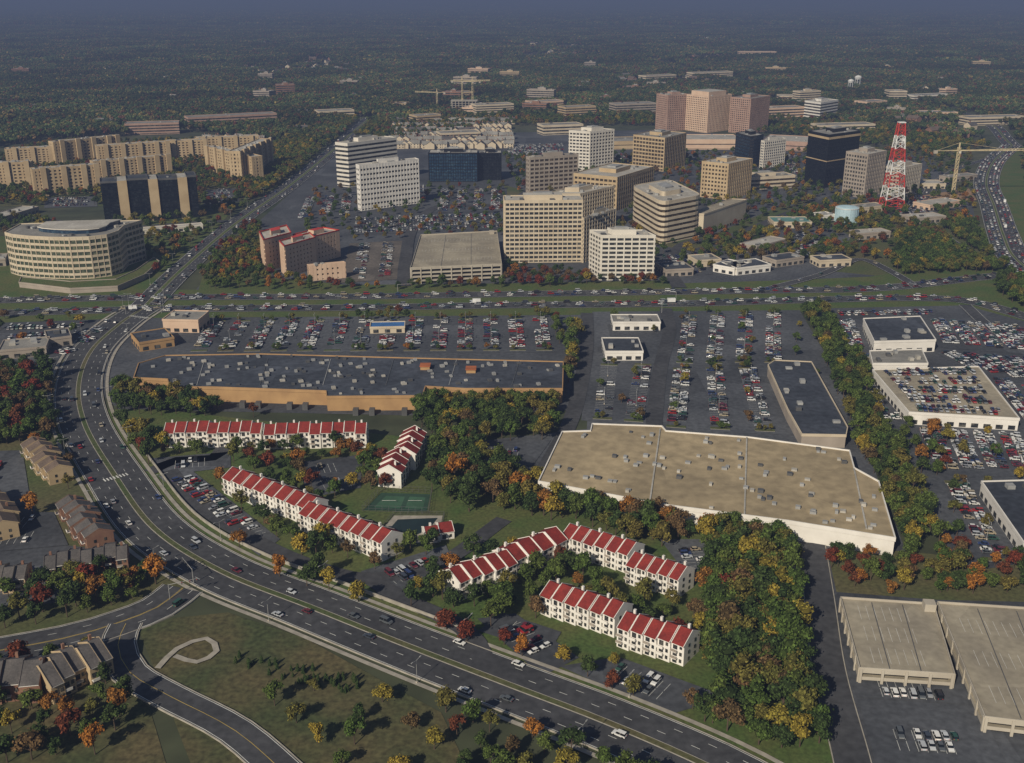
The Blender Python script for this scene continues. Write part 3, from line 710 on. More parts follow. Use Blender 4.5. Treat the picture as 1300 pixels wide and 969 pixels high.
# ---------------------------------------------------------------- special structures
def lattice(px,h,w,nsec=14):
    c=Vector(G(px)); mb=MB()
    for i in range(nsec):
        k='red_paint' if (i//2)%2==0 else 'white_paint'
        z0=h*i/nsec; z1=h*(i+1)/nsec; w0=w*(1-.72*i/nsec)/2; w1=w*(1-.72*(i+1)/nsec)/2
        cs=[(-1,-1),(1,-1),(1,1),(-1,1)]
        for j in range(4):
            a=cs[j];b=cs[(j+1)%4]
            mb.beam((c.x+a[0]*w0,c.y+a[1]*w0,z0),(c.x+a[0]*w1,c.y+a[1]*w1,z1),.9,k)
            mb.beam((c.x+a[0]*w0,c.y+a[1]*w0,z0),(c.x+b[0]*w1,c.y+b[1]*w1,z1),.4,k)
            mb.beam((c.x+b[0]*w0,c.y+b[1]*w0,z0),(c.x+a[0]*w1,c.y+a[1]*w1,z1),.4,k)
            mb.beam((c.x+a[0]*w1,c.y+a[1]*w1,z1),(c.x+b[0]*w1,c.y+b[1]*w1,z1),.5,k)
    for z in(h*.55,h*.8): mb.box(c.x+3,c.y-4,z,z+3,3,1.5,0,'white_paint')
    mb.box(c.x,c.y,h,h+1,7,7,0,'white_paint')
    mb.build('lattice_radio_tower')
lattice((1131,268),hpx((1131,268),156),21)
def crane(px,yt,jib,ang,k='yellow_crane'):
    c=Vector(G(px)); h=hpx(px,yt); mb=MB(); n=max(6,int(h/5)); w=1.3
    for i in range(n):
        z0=h*i/n;z1=h*(i+1)/n
        for a in((-w,-w),(w,-w),(w,w),(-w,w)): mb.beam((c.x+a[0],c.y+a[1],z0),(c.x+a[0],c.y+a[1],z1),.5,k)
        mb.beam((c.x-w,c.y-w,z0),(c.x+w,c.y-w,z1),.35,k); mb.beam((c.x+w,c.y+w,z0),(c.x-w,c.y+w,z1),.35,k)
    d=Vector((math.cos(ang),math.sin(ang))); zj=h*.93
    T=(c.x,c.y,h+5); mb.beam((c.x,c.y,zj),T,1.2,k)
    e=c+d*jib; f=c-d*jib*.35
    for o in(0,2): mb.beam((f.x,f.y,zj+o*.0),(e.x,e.y,zj+o),.7,k)
    m=int(jib/4)
    for i in range(m):
        q=c+d*jib*i/m; r=c+d*jib*(i+1)/m; mb.beam((q.x,q.y,zj),(r.x,r.y,zj+2*(i+1)/m),.3,k)
    mb.beam(T,(*(c+d*jib*.7),zj+1.6),.25,k); mb.beam(T,(f.x,f.y,zj),.25,k)
    mb.box(f.x,f.y,zj-3,zj+.5,4,3,ang,'concrete'); mb.box(c.x+1.5,c.y,zj-3,zj-.5,2,2,ang,'white_paint'); mb.build('construction_crane')
crane((587,141),100,55,.05); crane((600,140),101,45,2.9); crane((555,137),116,45,3.0); crane((1209,250),187,75,.02,'yellow_crane')
def cyl(mb,x,y,z0,z1,r,k,n=28,top=None,r1=None):
    r1=r if r1 is None else r1; i=len(mb.v); a=mb.mi(k)
    for z,q in((z0,r),(z1,r1)):
        for j in range(n): mb.v.append((x+q*math.cos(2*math.pi*j/n),y+q*math.sin(2*math.pi*j/n),z))
    for j in range(n): mb.f.append([i+j,i+(j+1)%n,i+n+(j+1)%n,i+n+j]); mb.m.append(a)
    mb.f.append([i+n+j for j in range(n)]); mb.m.append(mb.mi(top or k))
def tank(px,r,h):
    c=G(px); mb=MB(); cyl(mb,c[0],c[1],0,h,r,'tank_blue')
    cyl(mb,c[0],c[1],h,h+1.2,r*1.01,'tank_blue',r1=r*.8); cyl(mb,c[0],c[1],h+1.2,h+2.2,r*.8,'tank_blue',r1=r*.2); cyl(mb,c[0],c[1],h*.97,h+.3,r*1.02,'white_paint')
    for j in range(20):
        a=2*math.pi*j/20; mb.beam((c[0]+r*1.01*math.cos(a),c[1]+r*1.01*math.sin(a),0),(c[0]+r*1.01*math.cos(a),c[1]+r*1.01*math.sin(a),h),.25,'tank_blue')
    mb.build('water_tank'); regfoot([(c[0]-r,c[1]-r),(c[0]+r,c[1]-r),(c[0]+r,c[1]+r),(c[0]-r,c[1]+r)])
tank((1074,281),11.5,14)
def wtower(px,s):
    c=G(px); mb=MB(); z=28*s
    for j in range(6):
        a=j*math.pi/3; mb.beam((c[0]+9*s*math.cos(a),c[1]+9*s*math.sin(a),0),(c[0]+8*s*math.cos(a),c[1]+8*s*math.sin(a),z),1.2*s,'white_paint')
    mb.beam((c[0],c[1],0),(c[0],c[1],z),3*s,'white_paint',n=8)
    for z0,z1,r0,r1 in((z-4*s,z,3,9),(z,z+6*s,9,10.5),(z+6*s,z+10*s,10.5,7),(z+10*s,z+12*s,7,1)): cyl(mb,c[0],c[1],z0,z1,r0*s,'white_paint',r1=r1*s)
    mb.build('water_tower')
wtower((1088,113),.8); wtower((1079,116),.7)
mb=MB(); P=foot2((572,142),(606,142),35); 
for i in range(5): mb.prism(P,i*4+3.6,i*4+4,'concrete')
for i in range(8):
    for j in(0,1): 
        q=Vector(P[0 if j==0 else 3]).lerp(Vector(P[1 if j==0 else 2]),(i+.5)/8); mb.box(q.x,q.y,0,20,1,1,0,'concrete')
regfoot(P); mb.build('building_under_construction')
sheet('construction_site',[(1165,250),(1230,240),(1240,255),(1180,262)],'earth',z=.7)
# street lamps
mb=MB(); mb.beam((0,0,0),(0,0,9),.22,'metal',.14,n=6); mb.beam((0,0,9),(2.2,0,9.4),.12,'metal'); mb.beam((0,0,9),(-2.2,0,9.4),.12,'metal'); mb.box(2.3,0,9.3,9.5,.9,.35,0,'metal'); mb.box(-2.3,0,9.3,9.5,.9,.35,0,'metal'); mb.box(0,0,0,.7,.6,.6,0,'concrete')
lampme,_=mb.mesh('street_lamp',False)
for pn,off in((b1,15.5),(b1,-15.5),(b2,13)):
    p,n=pn
    for i in range(0,len(p),9):
        q=p[i]+n[i]*off; LAMPS.append((q.x,q.y,math.atan2(n[i].y,n[i].x)))
for x,y,a in LAMPS:
    o=bpy.data.objects.new('street_lamp',lampme); o.location=(x,y,.1); o.rotation_euler=(0,0,a); COL.objects.link(o)
mb=MB(); mb.beam((0,0,0),(0,0,7),.35,'metal',.25,n=6); mb.beam((0,0,6.6),(11,0,7),.25,'metal',.15,n=6)
for x in(5,8,10.5): mb.box(x,0,5.7,6.9,.45,.35,0,'steel_dark'); mb.box(x,-.19,6.5,6.8,.25,.06,0,'red_paint')
sigme,_=mb.mesh('traffic_signal',False)
for p,a in(((205,398),2.6),((160,400),.3),((208,378),3.2),((216,762),.4),((246,742),2.2),((858,382),3.0),((840,398),.2),((505,372),.1)):
    c=G(p); o=bpy.data.objects.new('traffic_signal',sigme); o.location=(c[0],c[1],.1); o.rotation_euler=(0,0,a); COL.objects.link(o)
# ---------------------------------------------------------------- vehicles
def carmesh(name,L=4.7,W=1.8,hb=.85,ht=1.42,cab=(-1.75,1.0,-1.25,.35),box=False):
    mb=MB(); x0=-L/2;x1=L/2;w=W/2
    prof=[(x0,.35),(x0-.0,.62),(x0+.12,hb-.02),(cab[0],hb),(cab[1],hb-.02),(x1-.25,hb-.16),(x1,.58),(x1-.03,.35)]
    n=len(prof)
    for s in(-1,1):
        f=[(x,s*w*(.93 if i in(0,1,6,7) else 1),z) for i,(x,z) in enumerate(prof)]
        mb.face(f if s<0 else f[::-1],'car_paint')
    for i in range(n):
        j=(i+1)%n; a=prof[i];b=prof[j]; wa=w*(.93 if i in(0,1,6,7) else 1); wb=w*(.93 if j in(0,1,6,7) else 1)
        mb.face([(a[0],-wa,a[1]),(a[0],wa,a[1]),(b[0],wb,b[1]),(b[0],-wb,b[1])],'car_paint')
    c0,c1,t0,t1=cab; wb_=w*.95; wt=w*.74; k='car_glass'
    B=[(c0,-wb_,hb-.02),(c1,-wb_,hb-.04),(c1,wb_,hb-.04),(c0,wb_,hb-.02)]; T=[(t0,-wt,ht),(t1,-wt,ht),(t1,wt,ht),(t0,wt,ht)]
    for i in range(4): j=(i+1)%4; mb.face([B[i],B[j],T[j],T[i]],k)
    T2=[(t0-.06,-wt-.04,ht),(t1+.06,-wt-.04,ht),(t1+.06,wt+.04,ht),(t0-.06,wt+.04,ht)]
    mb.prism([(p[0],p[1]) for p in T2],ht,ht+.06,'car_paint')
    xm=(c0+c1)/2
    for s in(-1,1): mb.beam((xm,s*wb_,hb),(xm-.05,s*wt,ht),.09,'car_paint')
    for x in(x0+.85,x1-.85):
        for s in(-1,1): mb.beam((x,s*(w-.2),.33),(x,s*(w+.02),.33),.66,'tyre',n=10)
    mb.box(x1-.02,0,.5,.66,.06,W*.8,0,'metal'); mb.box(x0-.0,w*.7,.6,.75,.06,.3,0,'red_paint'); mb.box(x0-.0,-w*.7,.6,.75,.06,.3,0,'red_paint')
    me,_=mb.mesh(name,False); return me
sedan=carmesh('sedan'); hatch=carmesh('hatchback',4.1,1.7,.85,1.45,(-1.95,.75,-1.6,.2)); suv=carmesh('sport_utility_vehicle',4.8,1.9,1.05,1.78,(-2.3,1.0,-2.15,.5)); van=carmesh('van',5.1,2.0,1.15,2.05,(-2.5,1.7,-2.4,1.0))
mb=MB(); mb.box(-1.2,0,.9,3.6,6,2.4,0,'white_paint'); mb.prism([(1.9,-1.1),(3.9,-1),(3.9,1),(1.9,1.1)],.6,2.4,'car_paint'); mb.box(3.3,0,1.5,2.2,1.3,2.14,0,'car_glass'); mb.box(0,0,.6,.9,7.5,1.2,0,'steel_dark')
for x in(-2.8,2.8):
    for s in(-1,1): mb.beam((x,s*.75,.5),(x,s*1.15,.5),1,'tyre',n=10)
truck,_=mb.mesh('box_truck',False)
PM=[sedan,hatch,suv,van,truck]; PN=['parked_car','parked_car','parked_suv','parked_van','box_truck']
def mass(name,pts,meshes):
    me=bpy.data.meshes.new(name); me.from_pydata([p[:3] for p in pts],[],[])
    for an,ty,ix in(('yaw','FLOAT',3),('scl','FLOAT',4),('idx','INT',5)):
        a=me.attributes.new(an,ty,'POINT'); a.data.foreach_set('value',[p[ix] for p in pts])
    o=bpy.data.objects.new(name,me); COL.objects.link(o)
    ng=bpy.data.node_groups.new(name,'GeometryNodeTree')
    ng.interface.new_socket('Geometry',in_out='INPUT',socket_type='NodeSocketGeometry'); ng.interface.new_socket('Geometry',in_out='OUTPUT',socket_type='NodeSocketGeometry')
    N=ng.nodes; Lk=ng.links; gi=N.new('NodeGroupInput'); go=N.new('NodeGroupOutput'); jn=N.new('GeometryNodeJoinGeometry')
    def na(nm,ty):
        x=N.new('GeometryNodeInputNamedAttribute'); x.data_type=ty; x.inputs['Name'].default_value=nm
        return next(q for q in x.outputs if q.enabled)
    yw=na('yaw','FLOAT'); sc=na('scl','FLOAT'); ix=na('idx','INT')
    cx=N.new('ShaderNodeCombineXYZ'); Lk.new(yw,cx.inputs[2]); er=N.new('FunctionNodeEulerToRotation'); Lk.new(cx.outputs[0],er.inputs[0])
    m2p=N.new('GeometryNodeMeshToPoints'); Lk.new(gi.outputs[0],m2p.inputs[0])
    for k,m in enumerate(meshes):
        po=bpy.data.objects.new(name+'_part',m)
        oi=N.new('GeometryNodeObjectInfo'); oi.inputs['Object'].default_value=po
        cm=N.new('FunctionNodeCompare'); cm.data_type='INT'; cm.operation='EQUAL'; Lk.new(ix,cm.inputs[2]); cm.inputs[3].default_value=k
        ip=N.new('GeometryNodeInstanceOnPoints'); Lk.new(m2p.outputs[0],ip.inputs['Points']); Lk.new(cm.outputs[0],ip.inputs['Selection']); Lk.new(oi.outputs['Geometry'],ip.inputs['Instance'])
        Lk.new(er.outputs[0],ip.inputs['Rotation']); Lk.new(sc,ip.inputs['Scale']); Lk.new(ip.outputs[0],jn.inputs[0])
    Lk.new(jn.outputs[0],go.inputs[0])
    md=o.modifiers.new('Instances','NODES'); md.node_group=ng; return o
far=[]
for x,y,z,yaw,kd in CARS:
    r=R.random(); k=0 if r<.45 else 1 if r<.62 else 2 if r<.85 else 3
    if kd=='m' and R.random()<.012: k=4
    zz=.47 if (kd=='m' and y<500) else (z if kd!='m' else .45)
    if y<430 or (kd=='m' and y<520):
        nm=PN[k] if kd=='p' else ('moving_car' if k<2 else 'suv' if k==2 else 'van' if k==3 else 'box_truck')
        o=bpy.data.objects.new(nm,PM[k]); o.location=(x,y,zz); o.rotation_euler=(0,0,yaw); COL.objects.link(o)
    else: far.append((x,y,zz,yaw,1.0,k))
mass('distant_cars',far,PM)
# ---------------------------------------------------------------- trees
def ico(rn,c,r,sq):
    t=(1+5**.5)/2; V=[(-1,t,0),(1,t,0),(-1,-t,0),(1,-t,0),(0,-1,t),(0,1,t),(0,-1,-t),(0,1,-t),(t,0,-1),(t,0,1),(-t,0,-1),(-t,0,1)]
    Fc=[(0,11,5),(0,5,1),(0,1,7),(0,7,10),(0,10,11),(1,5,9),(5,11,4),(11,10,2),(10,7,6),(7,1,8),(3,9,4),(3,4,2),(3,2,6),(3,6,8),(3,8,9),(4,9,5),(2,4,11),(6,2,10),(8,6,7),(9,8,1)]
    return [tuple(c[i]+v[i]/1.9*r*(sq if i==2 else 1)*rn.uniform(.85,1.15) for i in range(3)) for v in V],Fc
def treedata(seed,Ht=10.5,cr_=4.2,leaves=620,ls=.62,conifer=False):
    rn=random.Random(seed); mb=MB(); var=[]
    mb.beam((0,0,0),(rn.uniform(-.2,.2),0,Ht*.5),.5,'trunk',.28,n=6)
    lobes=[]
    if conifer:
        for i in range(7): lobes.append(((0,0,Ht*(.15+.13*i)),cr_*(1-i/7.5),.5))
    else:
        nl=rn.randint(8,11)
        for i in range(nl):
            a=rn.uniform(0,6.28); q=rn.uniform(.25,.72)*cr_; z=Ht*rn.uniform(.42,.74)
            lobes.append(((q*math.cos(a),q*math.sin(a),z),cr_*rn.uniform(.34,.52),.85))
        lobes.append(((rn.uniform(-.5,.5),rn.uniform(-.5,.5),Ht*.78),cr_*.5,.85))
        for l in lobes[:5]: mb.beam((0,0,Ht*.35),l[0],.22,'trunk',.08)
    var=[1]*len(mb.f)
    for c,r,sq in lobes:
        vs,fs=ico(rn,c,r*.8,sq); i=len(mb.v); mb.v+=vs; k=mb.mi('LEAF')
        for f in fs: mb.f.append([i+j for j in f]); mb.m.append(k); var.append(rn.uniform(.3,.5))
        for _ in range(int(leaves/len(lobes))):
            d=Vector((rn.gauss(0,1),rn.gauss(0,1),rn.gauss(.25,1))).normalized(); p=Vector(c)+Vector((d.x,d.y,d.z*sq))*r*rn.uniform(.72,1.18)
            n=(d+Vector((rn.uniform(-.7,.7),rn.uniform(-.7,.7),rn.uniform(-.5,.9)))).normalized()
            t=n.cross(Vector((rn.random(),rn.random(),rn.random()))).normalized(); b=n.cross(t); s=ls*rn.uniform(.5,1.15)
            i=len(mb.v); mb.v+=[tuple(p+t*s*.7),tuple(p+b*s*.6+t*.1),tuple(p-t*s*.7),tuple(p-b*s*.6)]
            mb.f.append([i,i+1,i+2,i+3]); mb.m.append(k); var.append(rn.uniform(.6,1.4))
    return mb,var
def treemesh(name,td,leaf):
    mb,var=td; me=bpy.data.meshes.new(name); me.from_pydata(mb.v,[],mb.f)
    for k in mb.mats: me.materials.append(M[leaf] if k=='LEAF' else M[k])
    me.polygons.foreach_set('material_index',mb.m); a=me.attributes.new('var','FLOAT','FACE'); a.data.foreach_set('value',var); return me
CL=['green','dark','olive','yellow','orange','red','brown']
NAME={'green':'oak_tree','dark':'oak_tree','olive':'ash_tree','yellow':'birch_tree','orange':'maple_tree','red':'maple_tree','brown':'oak_tree'}
tds=[treedata(1),treedata(2,12,3.8),treedata(3,9.5,4.5),treedata(4,11,4)]
TM={c:[treemesh(NAME[c],t,'leaf_'+c) for t in tds] for c in CL}
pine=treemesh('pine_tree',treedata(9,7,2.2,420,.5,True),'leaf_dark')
ALLM=[m for c in CL for m in TM[c]]
TREES=[]
def pick(mix):
    t=R.uniform(0,sum(mix.values()))
    for k,v in mix.items():
        t-=v
        if t<=0: return k
    return k
MIXW={'green':5,'dark':4,'olive':3.2,'yellow':1.2,'brown':1.2,'orange':.6,'red':.2}
MIXG={'green':5.5,'dark':4,'olive':2.4,'yellow':.6,'brown':.4}
MIXO={'orange':2.6,'red':2,'yellow':1.5,'olive':2.2,'brown':1.4,'green':2.5,'dark':1}
MIXM={'green':4.5,'dark':3,'olive':2.6,'yellow':1,'orange':.9,'red':.8,'brown':1}
def fill(px,sp,mix,sz=(.75,1.2),lots=False,world=False):
    P=px if world else [G(p) for p in px]; A=abs(area(ccw(P))); n=int(A/(sp*sp)); xs=[p[0] for p in P]; ys=[p[1] for p in P]; got=[]; t=0
    cell={}
    while len(got)<n and t<n*14:
        t+=1; x=R.uniform(min(xs),max(xs)); y=R.uniform(min(ys),max(ys))
        if not inpoly(x,y,P): continue
        cx,cy=int(x/sp),int(y/sp)
        if any((x-q[0])**2+(y-q[1])**2<(sp*.72)**2 for i in(-1,0,1) for j in(-1,0,1) for q in cell.get((cx+i,cy+j),())): continue
        if hit(FOOT,x,y) or onroad(x,y,1) or (not lots and hit(LOTS,x,y)): t+=2; continue
        cell.setdefault((cx,cy),[]).append((x,y)); got.append(1)
        TREES.append((x,y,pick(mix),R.uniform(*sz)))
for x,y in LOTTREES: TREES.append((x,y,pick({'green':3,'olive':3,'brown':1,'orange':.7,'dark':2}),R.uniform(.35,.6)))
fill([(515,520),(560,512),(700,512),(722,470),(716,425),(748,415),(756,470),(742,535),(700,562),(600,562),(560,570),(530,540)],7,MIXG,(.9,1.25))
fill([(548,575),(600,560),(612,590),(690,612),(850,648),(985,668),(1018,720),(1038,800),(1050,885),(950,900),(905,850),(890,800),(890,750),(870,700),(800,690),(740,668),(640,650),(590,650),(548,625)],6.6,MIXW,(.9,1.4))
fill([(770,635),(860,652),(860,680),(760,660)],6.5,{'orange':2.5,'brown':3,'olive':2.5,'red':.6},(.9,1.2))
fill([(140,490),(170,495),(280,522),(275,532),(150,525)],6.5,MIXG)
fill([(-60,465),(88,472),(80,500),(92,545),(60,560),(-60,580)],8,{'dark':5,'green':3,'brown':2,'red':.4},(.9,1.4))
fill([(1018,396),(1042,396),(1095,462),(1120,530),(1150,590),(1195,690),(1150,705),(1100,600),(1055,480)],7,MIXG,(.8,1.2))
fill([(985,690),(1120,700),(1235,722),(1235,755),(1100,748),(1000,720)],7.5,MIXO|{'green':4,'dark':2},(.65,1.0))
fill([(1180,690),(1260,700),(1420,725),(1420,765),(1200,752)],8,MIXO|{'green':4,'dark':2},(.65,1.0))
fill([(1140,300),(1235,285),(1268,345),(1130,350)],7.5,MIXG,(.8,1.2))
fill([(1270,330),(1310,340),(1400,400),(1300,395),(1262,370)],8,MIXG,(.9,1.3))
fill([(880,290),(1060,310),(1130,330),(1000,335),(900,330)],12,MIXM)
fill([(1000,255),(1180,262),(1250,285),(1080,300),(1000,290)],13,MIXM,(.7,1.1))
fill([(255,345),(300,315),(330,330),(350,352),(440,365),(640,362),(745,360),(745,364),(400,370),(262,368)],9,MIXO|{'green':5,'dark':4},(.6,1))
fill([(270,300),(330,285),(335,345),(265,350)],9,MIXM,(.7,1))
fill([(640,340),(830,358),(860,362),(640,362)],8.5,{'red':2,'brown':3,'dark':3,'orange':1},(.6,.9))
fill([(400,240),(640,236),(640,300),(380,310)],19,MIXM,(.6,.9),True)
fill([(640,200),(1230,190),(1240,300),(860,350),(660,260)],16,MIXM,(.6,1.05),True)
fill([(-60,270),(130,288),(260,262),(330,240),(400,205),(340,250),(300,285),(230,335),(200,350),(165,310),(10,300)],11,MIXM,(.7,1.1))
fill([(-60,262),(0,200),(60,182),(330,180),(400,200),(350,245),(260,262),(130,262)],10,MIXM,(.7,1))
fill([(340,190),(430,150),(500,158),(440,180),(345,240)],10,{'green':5,'olive':4,'yellow':2},(.9,1.2))
fill([(455,170),(560,150),(640,148),(830,148),(985,152),(1110,160),(1260,188),(1180,196),(1000,172),(830,160),(640,160),(480,185)],12,MIXW,(.9,1.3))
fill([(0,400),(120,402),(90,440),(0,455)],24,MIXM,(.6,.9),True)
fill([(450,402),(520,400),(520,412),(455,416)],8,{'red':2,'olive':2,'dark':2},(.6,.9))
fill([(680,400),(712,400),(714,440),(684,430)],9,{'olive':3,'red':1,'green':3},(.6,.9))
fill([(755,398),(1015,396),(1060,545),(750,540)],36,{'olive':3,'green':3,'brown':1,'yellow':.6},(.45,.75),True)
fill([(845,398),(862,398),(845,540),(832,540)],9,MIXG,(.5,.8),True)
fill([(1200,500),(1300,560),(1300,720),(1200,690),(1170,560)],22,MIXM,(.6,.9),True)
fill([(1120,540),(1200,545),(1240,610),(1160,600)],12,MIXO|{'green':4},(.6,.95),True)
fill([(205,570),(480,572),(500,620),(400,640),(300,590),(215,590)],9,MIXO|{'green':4,'dark':3},(.6,1.0))
fill([(205,600),(290,640),(400,690),(480,725),(560,745),(560,775),(440,750),(320,705),(240,660)],8,MIXM|{'yellow':2,'orange':2},(.65,1.2))
fill([(480,700),(560,690),(720,720),(690,760),(620,800),(560,780),(500,760)],9,MIXM|{'green':5},(.65,1.15))
fill([(700,735),(860,770),(900,800),(905,860),(780,815),(690,745)],9.5,MIXM|{'green':5},(.65,1.1))
fill([(560,770),(640,800),(760,840),(930,905),(920,930),(760,885),(640,845)],8,MIXO|{'green':4,'dark':3},(.6,1.0))
fill([(150,540),(215,560),(205,600),(170,590)],8,MIXM)
fill([(60,475),(85,480),(95,560),(165,660),(215,720),(215,745),(150,770),(60,770),(165,715),(110,640),(85,570)],7.5,MIXM|{'orange':2.2},(.65,1.1))
fill([(0,520),(85,560),(100,640),(60,620),(30,560)],10,MIXM,(.6,1))
fill([(20,735),(180,730),(205,760),(60,795),(-40,805)],9,MIXM|{'orange':1.6},(.6,1.1))
fill([(900,700),(960,690),(1000,760),(1035,880),(1070,969),(900,940),(905,860)],6.5,MIXG|{'yellow':1,'brown':.8},(.9,1.35))
fill([(560,900),(760,930),(1000,1030),(600,1040)],9,MIXM,(.6,1))
fill([(-40,840),(140,825),(180,900),(120,960),(-40,980)],9,MIXM|{'dark':5},(.6,1.1))
fill([(300,905),(420,870),(560,915),(600,990),(330,990)],14,MIXM,(.5,.9))
for p,c,s in[((198,742),'orange',1.25),((42,655),'orange',1.1),((355,733),'orange',1.0),((383,705),'yellow',1.2),((280,615),'orange',.9),((322,530),'red',.8),((593,815),'red',.95),((567,800),'red',1.0),((455,765),'yellow',1),((636,768),'green',1.1),((433,578),'orange',.8),((390,745),'dark',1.0),((720,725),'dark',1.1),((740,730),'green',1.1),((680,785),'brown',.9),((780,845),'yellow',.6),((418,750),'yellow',.9),((165,750),'red',.9),((522,770),'dark',1.0),((45,765),'dark',1),((1055,722),'red',.8),((1085,745),'red',.7),((1130,755),'orange',.7)]:
    x,y=G(p); TREES.append((x,y,c,s))
far=[]
for x,y,c,s in TREES:
    v=R.randrange(4)
    if y<640:
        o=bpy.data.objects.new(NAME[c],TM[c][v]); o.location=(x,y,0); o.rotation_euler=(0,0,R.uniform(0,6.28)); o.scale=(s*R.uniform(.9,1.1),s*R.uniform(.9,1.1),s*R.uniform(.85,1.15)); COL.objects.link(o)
    else: far.append((x,y,0,R.uniform(0,6.28),s,CL.index(c)*4+v))
mass('distant_trees',far,ALLM)
for i in range(46):
    x=R.uniform(290,470); y=822+ (x-205)*.2+R.uniform(-9,12); q=G((x,y))
    if onroad(q[0],q[1],1): continue
    o=bpy.data.objects.new('pine_tree',pine); s=R.uniform(.25,.5); o.location=(*q,0); o.scale=(s,s,s); o.rotation_euler=(0,0,R.uniform(0,6)); COL.objects.link(o)
# forest clumps
FC=[(.034,.056,.023),(.046,.070,.026),(.066,.084,.029),(.095,.092,.032),(.10,.068,.032),(.12,.062,.028),(.15,.12,.04),(.10,.04,.026)]
FW=[9,8,6,3.2,2.2,1.0,.9,.5]
def clump(seed,size=52,n=34):
    rn=random.Random(seed); mb=MB(); col=[]; k=mb.mi('forest_foliage'); pts=[]; t=0
    while len(pts)<n and t<2000:
        t+=1; x=rn.uniform(-size/2,size/2);y=rn.uniform(-size/2,size/2)
        if all((x-a)**2+(y-b)**2>36 for a,b in pts): pts.append((x,y))
    for x,y in pts:
        r=rn.uniform(3.8,5.8); z=rn.uniform(7,11); c=rn.choices(FC,FW)[0]
        mb.beam((x,y,0),(x,y,z),.5,'forest_foliage',.3); col+=[(.05,.04,.03,1)]*6
        for q in range(3):
            cc=(x+rn.uniform(-.4,.4)*r,y+rn.uniform(-.4,.4)*r,z+rn.uniform(-1,1.4)); rr=r*rn.uniform(.55,.75)
            vs,fs=ico(rn,cc,rr*.85,.85); i=len(mb.v); mb.v+=vs
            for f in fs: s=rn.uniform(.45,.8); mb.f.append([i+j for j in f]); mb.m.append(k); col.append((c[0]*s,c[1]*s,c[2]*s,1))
            for _ in range(10):
                d=Vector((rn.gauss(0,1),rn.gauss(0,1),rn.gauss(.4,1))).normalized(); p=Vector(cc)+d*rr*rn.uniform(.8,1.1)
                nn=(d+Vector((rn.uniform(-.6,.6),rn.uniform(-.6,.6),rn.uniform(-.3,.8)))).normalized(); tt=nn.cross(Vector((rn.random(),rn.random(),.3))).normalized(); b=nn.cross(tt); s=rn.uniform(.8,1.5)
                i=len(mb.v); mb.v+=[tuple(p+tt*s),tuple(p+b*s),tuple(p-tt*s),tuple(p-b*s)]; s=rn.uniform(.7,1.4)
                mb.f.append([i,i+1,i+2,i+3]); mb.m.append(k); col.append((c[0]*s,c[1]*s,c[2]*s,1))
    me=bpy.data.meshes.new('woodland'); me.from_pydata(mb.v,[],mb.f); me.materials.append(M['forest_foliage'])
    a=me.attributes.new('col','FLOAT_COLOR','FACE'); a.data.foreach_set('color',[x for c in col for x in c]); return me
CM=[clump(20+i) for i in range(5)]
def reg(px):
    P=ccw([G(p) for p in px]); xs=[p[0] for p in P]; ys=[p[1] for p in P]; return (P,min(xs),max(xs),min(ys),max(ys))
CLEAR=[reg([(-60,420),(-60,200),(60,178),(160,172),(240,170),(345,178),(420,188),(455,168),(500,158),(560,150),(640,148),(760,155),(830,148),(985,152),(1110,160),(1260,186),(1300,182),(1320,200),(1330,250),(1420,420)]),reg([(560,146),(615,146),(615,132),(560,132)])]
pts=[]; houses=[]
def trywood(x,y,sp,sc):
    if hit(CLEAR,x,y): return
    if y<6500 and (hit(FOOT,x,y-22) or hit(FOOT,x,y) or hit(FOOT,x,y-45) or hit(FOOT,x+18,y) or hit(FOOT,x-18,y) or (y<4500 and onroad(x,y,16))): return
    nz=noise.noise(Vector((x*.0022,y*.0016,3)))+.35*noise.noise(Vector((x*.009,y*.008,7)))
    if nz>.30:
        if y<7000 and R.random()<.4: houses.append((x,y,0,R.uniform(0,6.28),R.uniform(.9,1.5),R.randrange(3)))
        if R.random()<.6: return
    elif y<5000 and R.random()<.09:
        houses.append((x+24,y-10,0,R.uniform(0,6.28),R.uniform(.9,1.4),R.randrange(3)))
    pts.append((x,y,R.uniform(-1.5,.5),R.choice([0,1.57,3.14,4.71])+R.uniform(-.3,.3),sc*R.uniform(.9,1.1),R.randrange(5)))
for y0,y1,sp,sc in((1150,3600,42,1.0),(3600,7500,64,1.35),(7500,16000,130,2.3),(16000,30000,280,4)):
    y=y0
    while y<y1:
        w=.56*y+150; x=-w
        while x<w:
            trywood(x+R.uniform(-.3,.3)*sp,y+R.uniform(-.3,.3)*sp,sp,sc); x+=sp
        y+=sp
mass('distant_forest',pts,CM)
def housemesh(w,k,rk):
    mb=MB(); mb.prism([(-w/2,-5),(w/2,-5),(w/2,5),(-w/2,5)],0,6,k)
    mb.face([(-w/2-.5,-5.6,5.7),(w/2+.5,-5.6,5.7),(w/2+.5,0,9.4),(-w/2-.5,0,9.4)],rk); mb.face([(w/2+.5,5.6,5.7),(-w/2-.5,5.6,5.7),(-w/2-.5,0,9.4),(w/2+.5,0,9.4)],rk)
    for s in(-1,1): mb.face([(s*w/2,-5,6),(s*w/2,5,6),(s*w/2,0,9.3)],k)
    for i in range(3):
        for z in(1,3.8): mb.box(-w/2+w*(i+.5)/3,-5.02,z,z+1.4,1.2,.12,0,'glass')
    mb.box(w*.25,1,7,11,1,1,0,'brick')
    return mb.mesh('distant_house',False)[0]
HM=[housemesh(14,'cream','shingle'),housemesh(18,'brick','shingle_brown'),housemesh(12,'cream','roof_grey')]
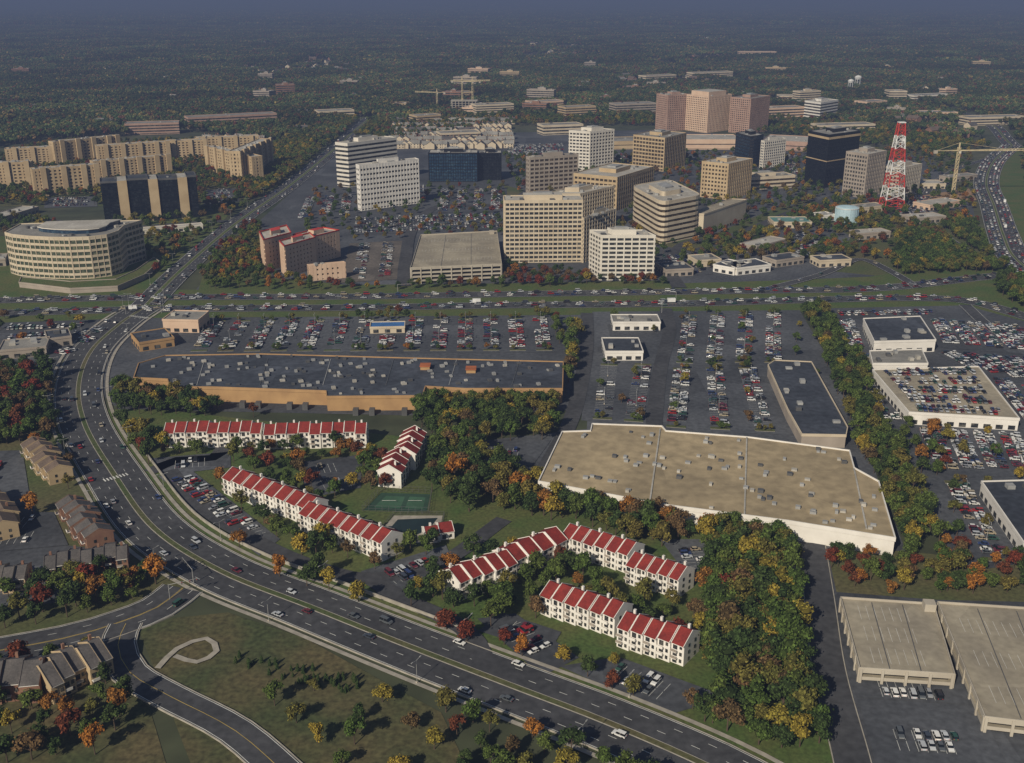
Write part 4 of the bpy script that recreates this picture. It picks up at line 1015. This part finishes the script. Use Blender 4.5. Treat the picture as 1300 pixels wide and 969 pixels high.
for yy in range(158,192,6):
    for xx in range(500,650,7):
        q=G((xx+R.uniform(-2,2),yy+R.uniform(-1,1)))
        if not hit(FOOT,*q) and not onroad(*q): houses.append((q[0],q[1],0,R.choice([0,.1,1.5]),1.2,R.choice([0,2,2])))
for i in range(80):
    q=G((R.uniform(250,335),R.uniform(178,196)))
    if not hit(FOOT,*q): houses.append((q[0],q[1],0,R.choice([0,1.5]),1.1,2))
houses=[h for h in houses if not hit(FOOT,h[0],h[1]) and not onroad(h[0],h[1],8)]
mass('distant_houses',houses,HM)
# ---------------------------------------------------------------- haze
m=bpy.data.materials.new('emissive_haze'); m.use_nodes=True; n=m.node_tree.nodes; l=m.node_tree.links; n.clear()
out=n.new('ShaderNodeOutputMaterial'); ab=n.new('ShaderNodeVolumeAbsorption'); em=n.new('ShaderNodeEmission'); ad=n.new('ShaderNodeAddShader')
beta=1/5000.
ab.inputs['Color'].default_value=(0,0,0,1); ab.inputs['Density'].default_value=beta
em.inputs['Color'].default_value=(.086,.108,.175,1); em.inputs['Strength'].default_value=beta  # airlight put in as the volume's own glow colour, nothing scatters
l.new(ab.outputs[0],ad.inputs[0]); l.new(em.outputs[0],ad.inputs[1]); l.new(ad.outputs[0],out.inputs['Volume']); M['haze']=m
mb=MB(); mb.prism([(-64000,-4000),(64000,-4000),(64000,64000),(-64000,64000)],-6,400,'haze'); mb.build('emissive_haze_box')
# ---------------------------------------------------------------- light, camera
el=math.radians(33); tr=Vector((.52,.854,0)).normalized(); dirv=Vector((tr.x*math.cos(el),tr.y*math.cos(el),-math.sin(el)))
sun=bpy.data.lights.new('sun','SUN'); sun.energy=5.0; sun.angle=math.radians(.5); sun.color=(1,.90,.73); so=bpy.data.objects.new('sun',sun); so.rotation_euler=dirv.to_track_quat('-Z','Y').to_euler(); so.location=(0,0,500); COL.objects.link(so)
w=bpy.data.worlds.new('World'); scene.world=w; w.use_nodes=True; n=w.node_tree.nodes; l=w.node_tree.links; bg=n['Background']; sk=n.new('ShaderNodeTexSky'); sk.sky_type='NISHITA'; sk.sun_disc=False
sk.sun_elevation=el; sk.sun_rotation=math.atan2(-tr.x,-tr.y); l.new(sk.outputs[0],bg.inputs[0]); bg.inputs[1].default_value=.06
cam=bpy.data.cameras.new('camera'); cam.sensor_width=36; cam.sensor_fit='HORIZONTAL'; cam.lens=36*F/1300; cam.clip_start=1; cam.clip_end=120000
co=bpy.data.objects.new('camera',cam); co.location=(0,0,H); co.rotation_euler=(math.pi/2-TH,0,0); COL.objects.link(co); scene.camera=co
scene.view_settings.view_transform='Standard'; scene.view_settings.look='None'; scene.view_settings.exposure=0
print('CARS',len(CARS),'TREES',len(TREES),'CLUMPS',len(pts),'OBJ',len(bpy.data.objects))
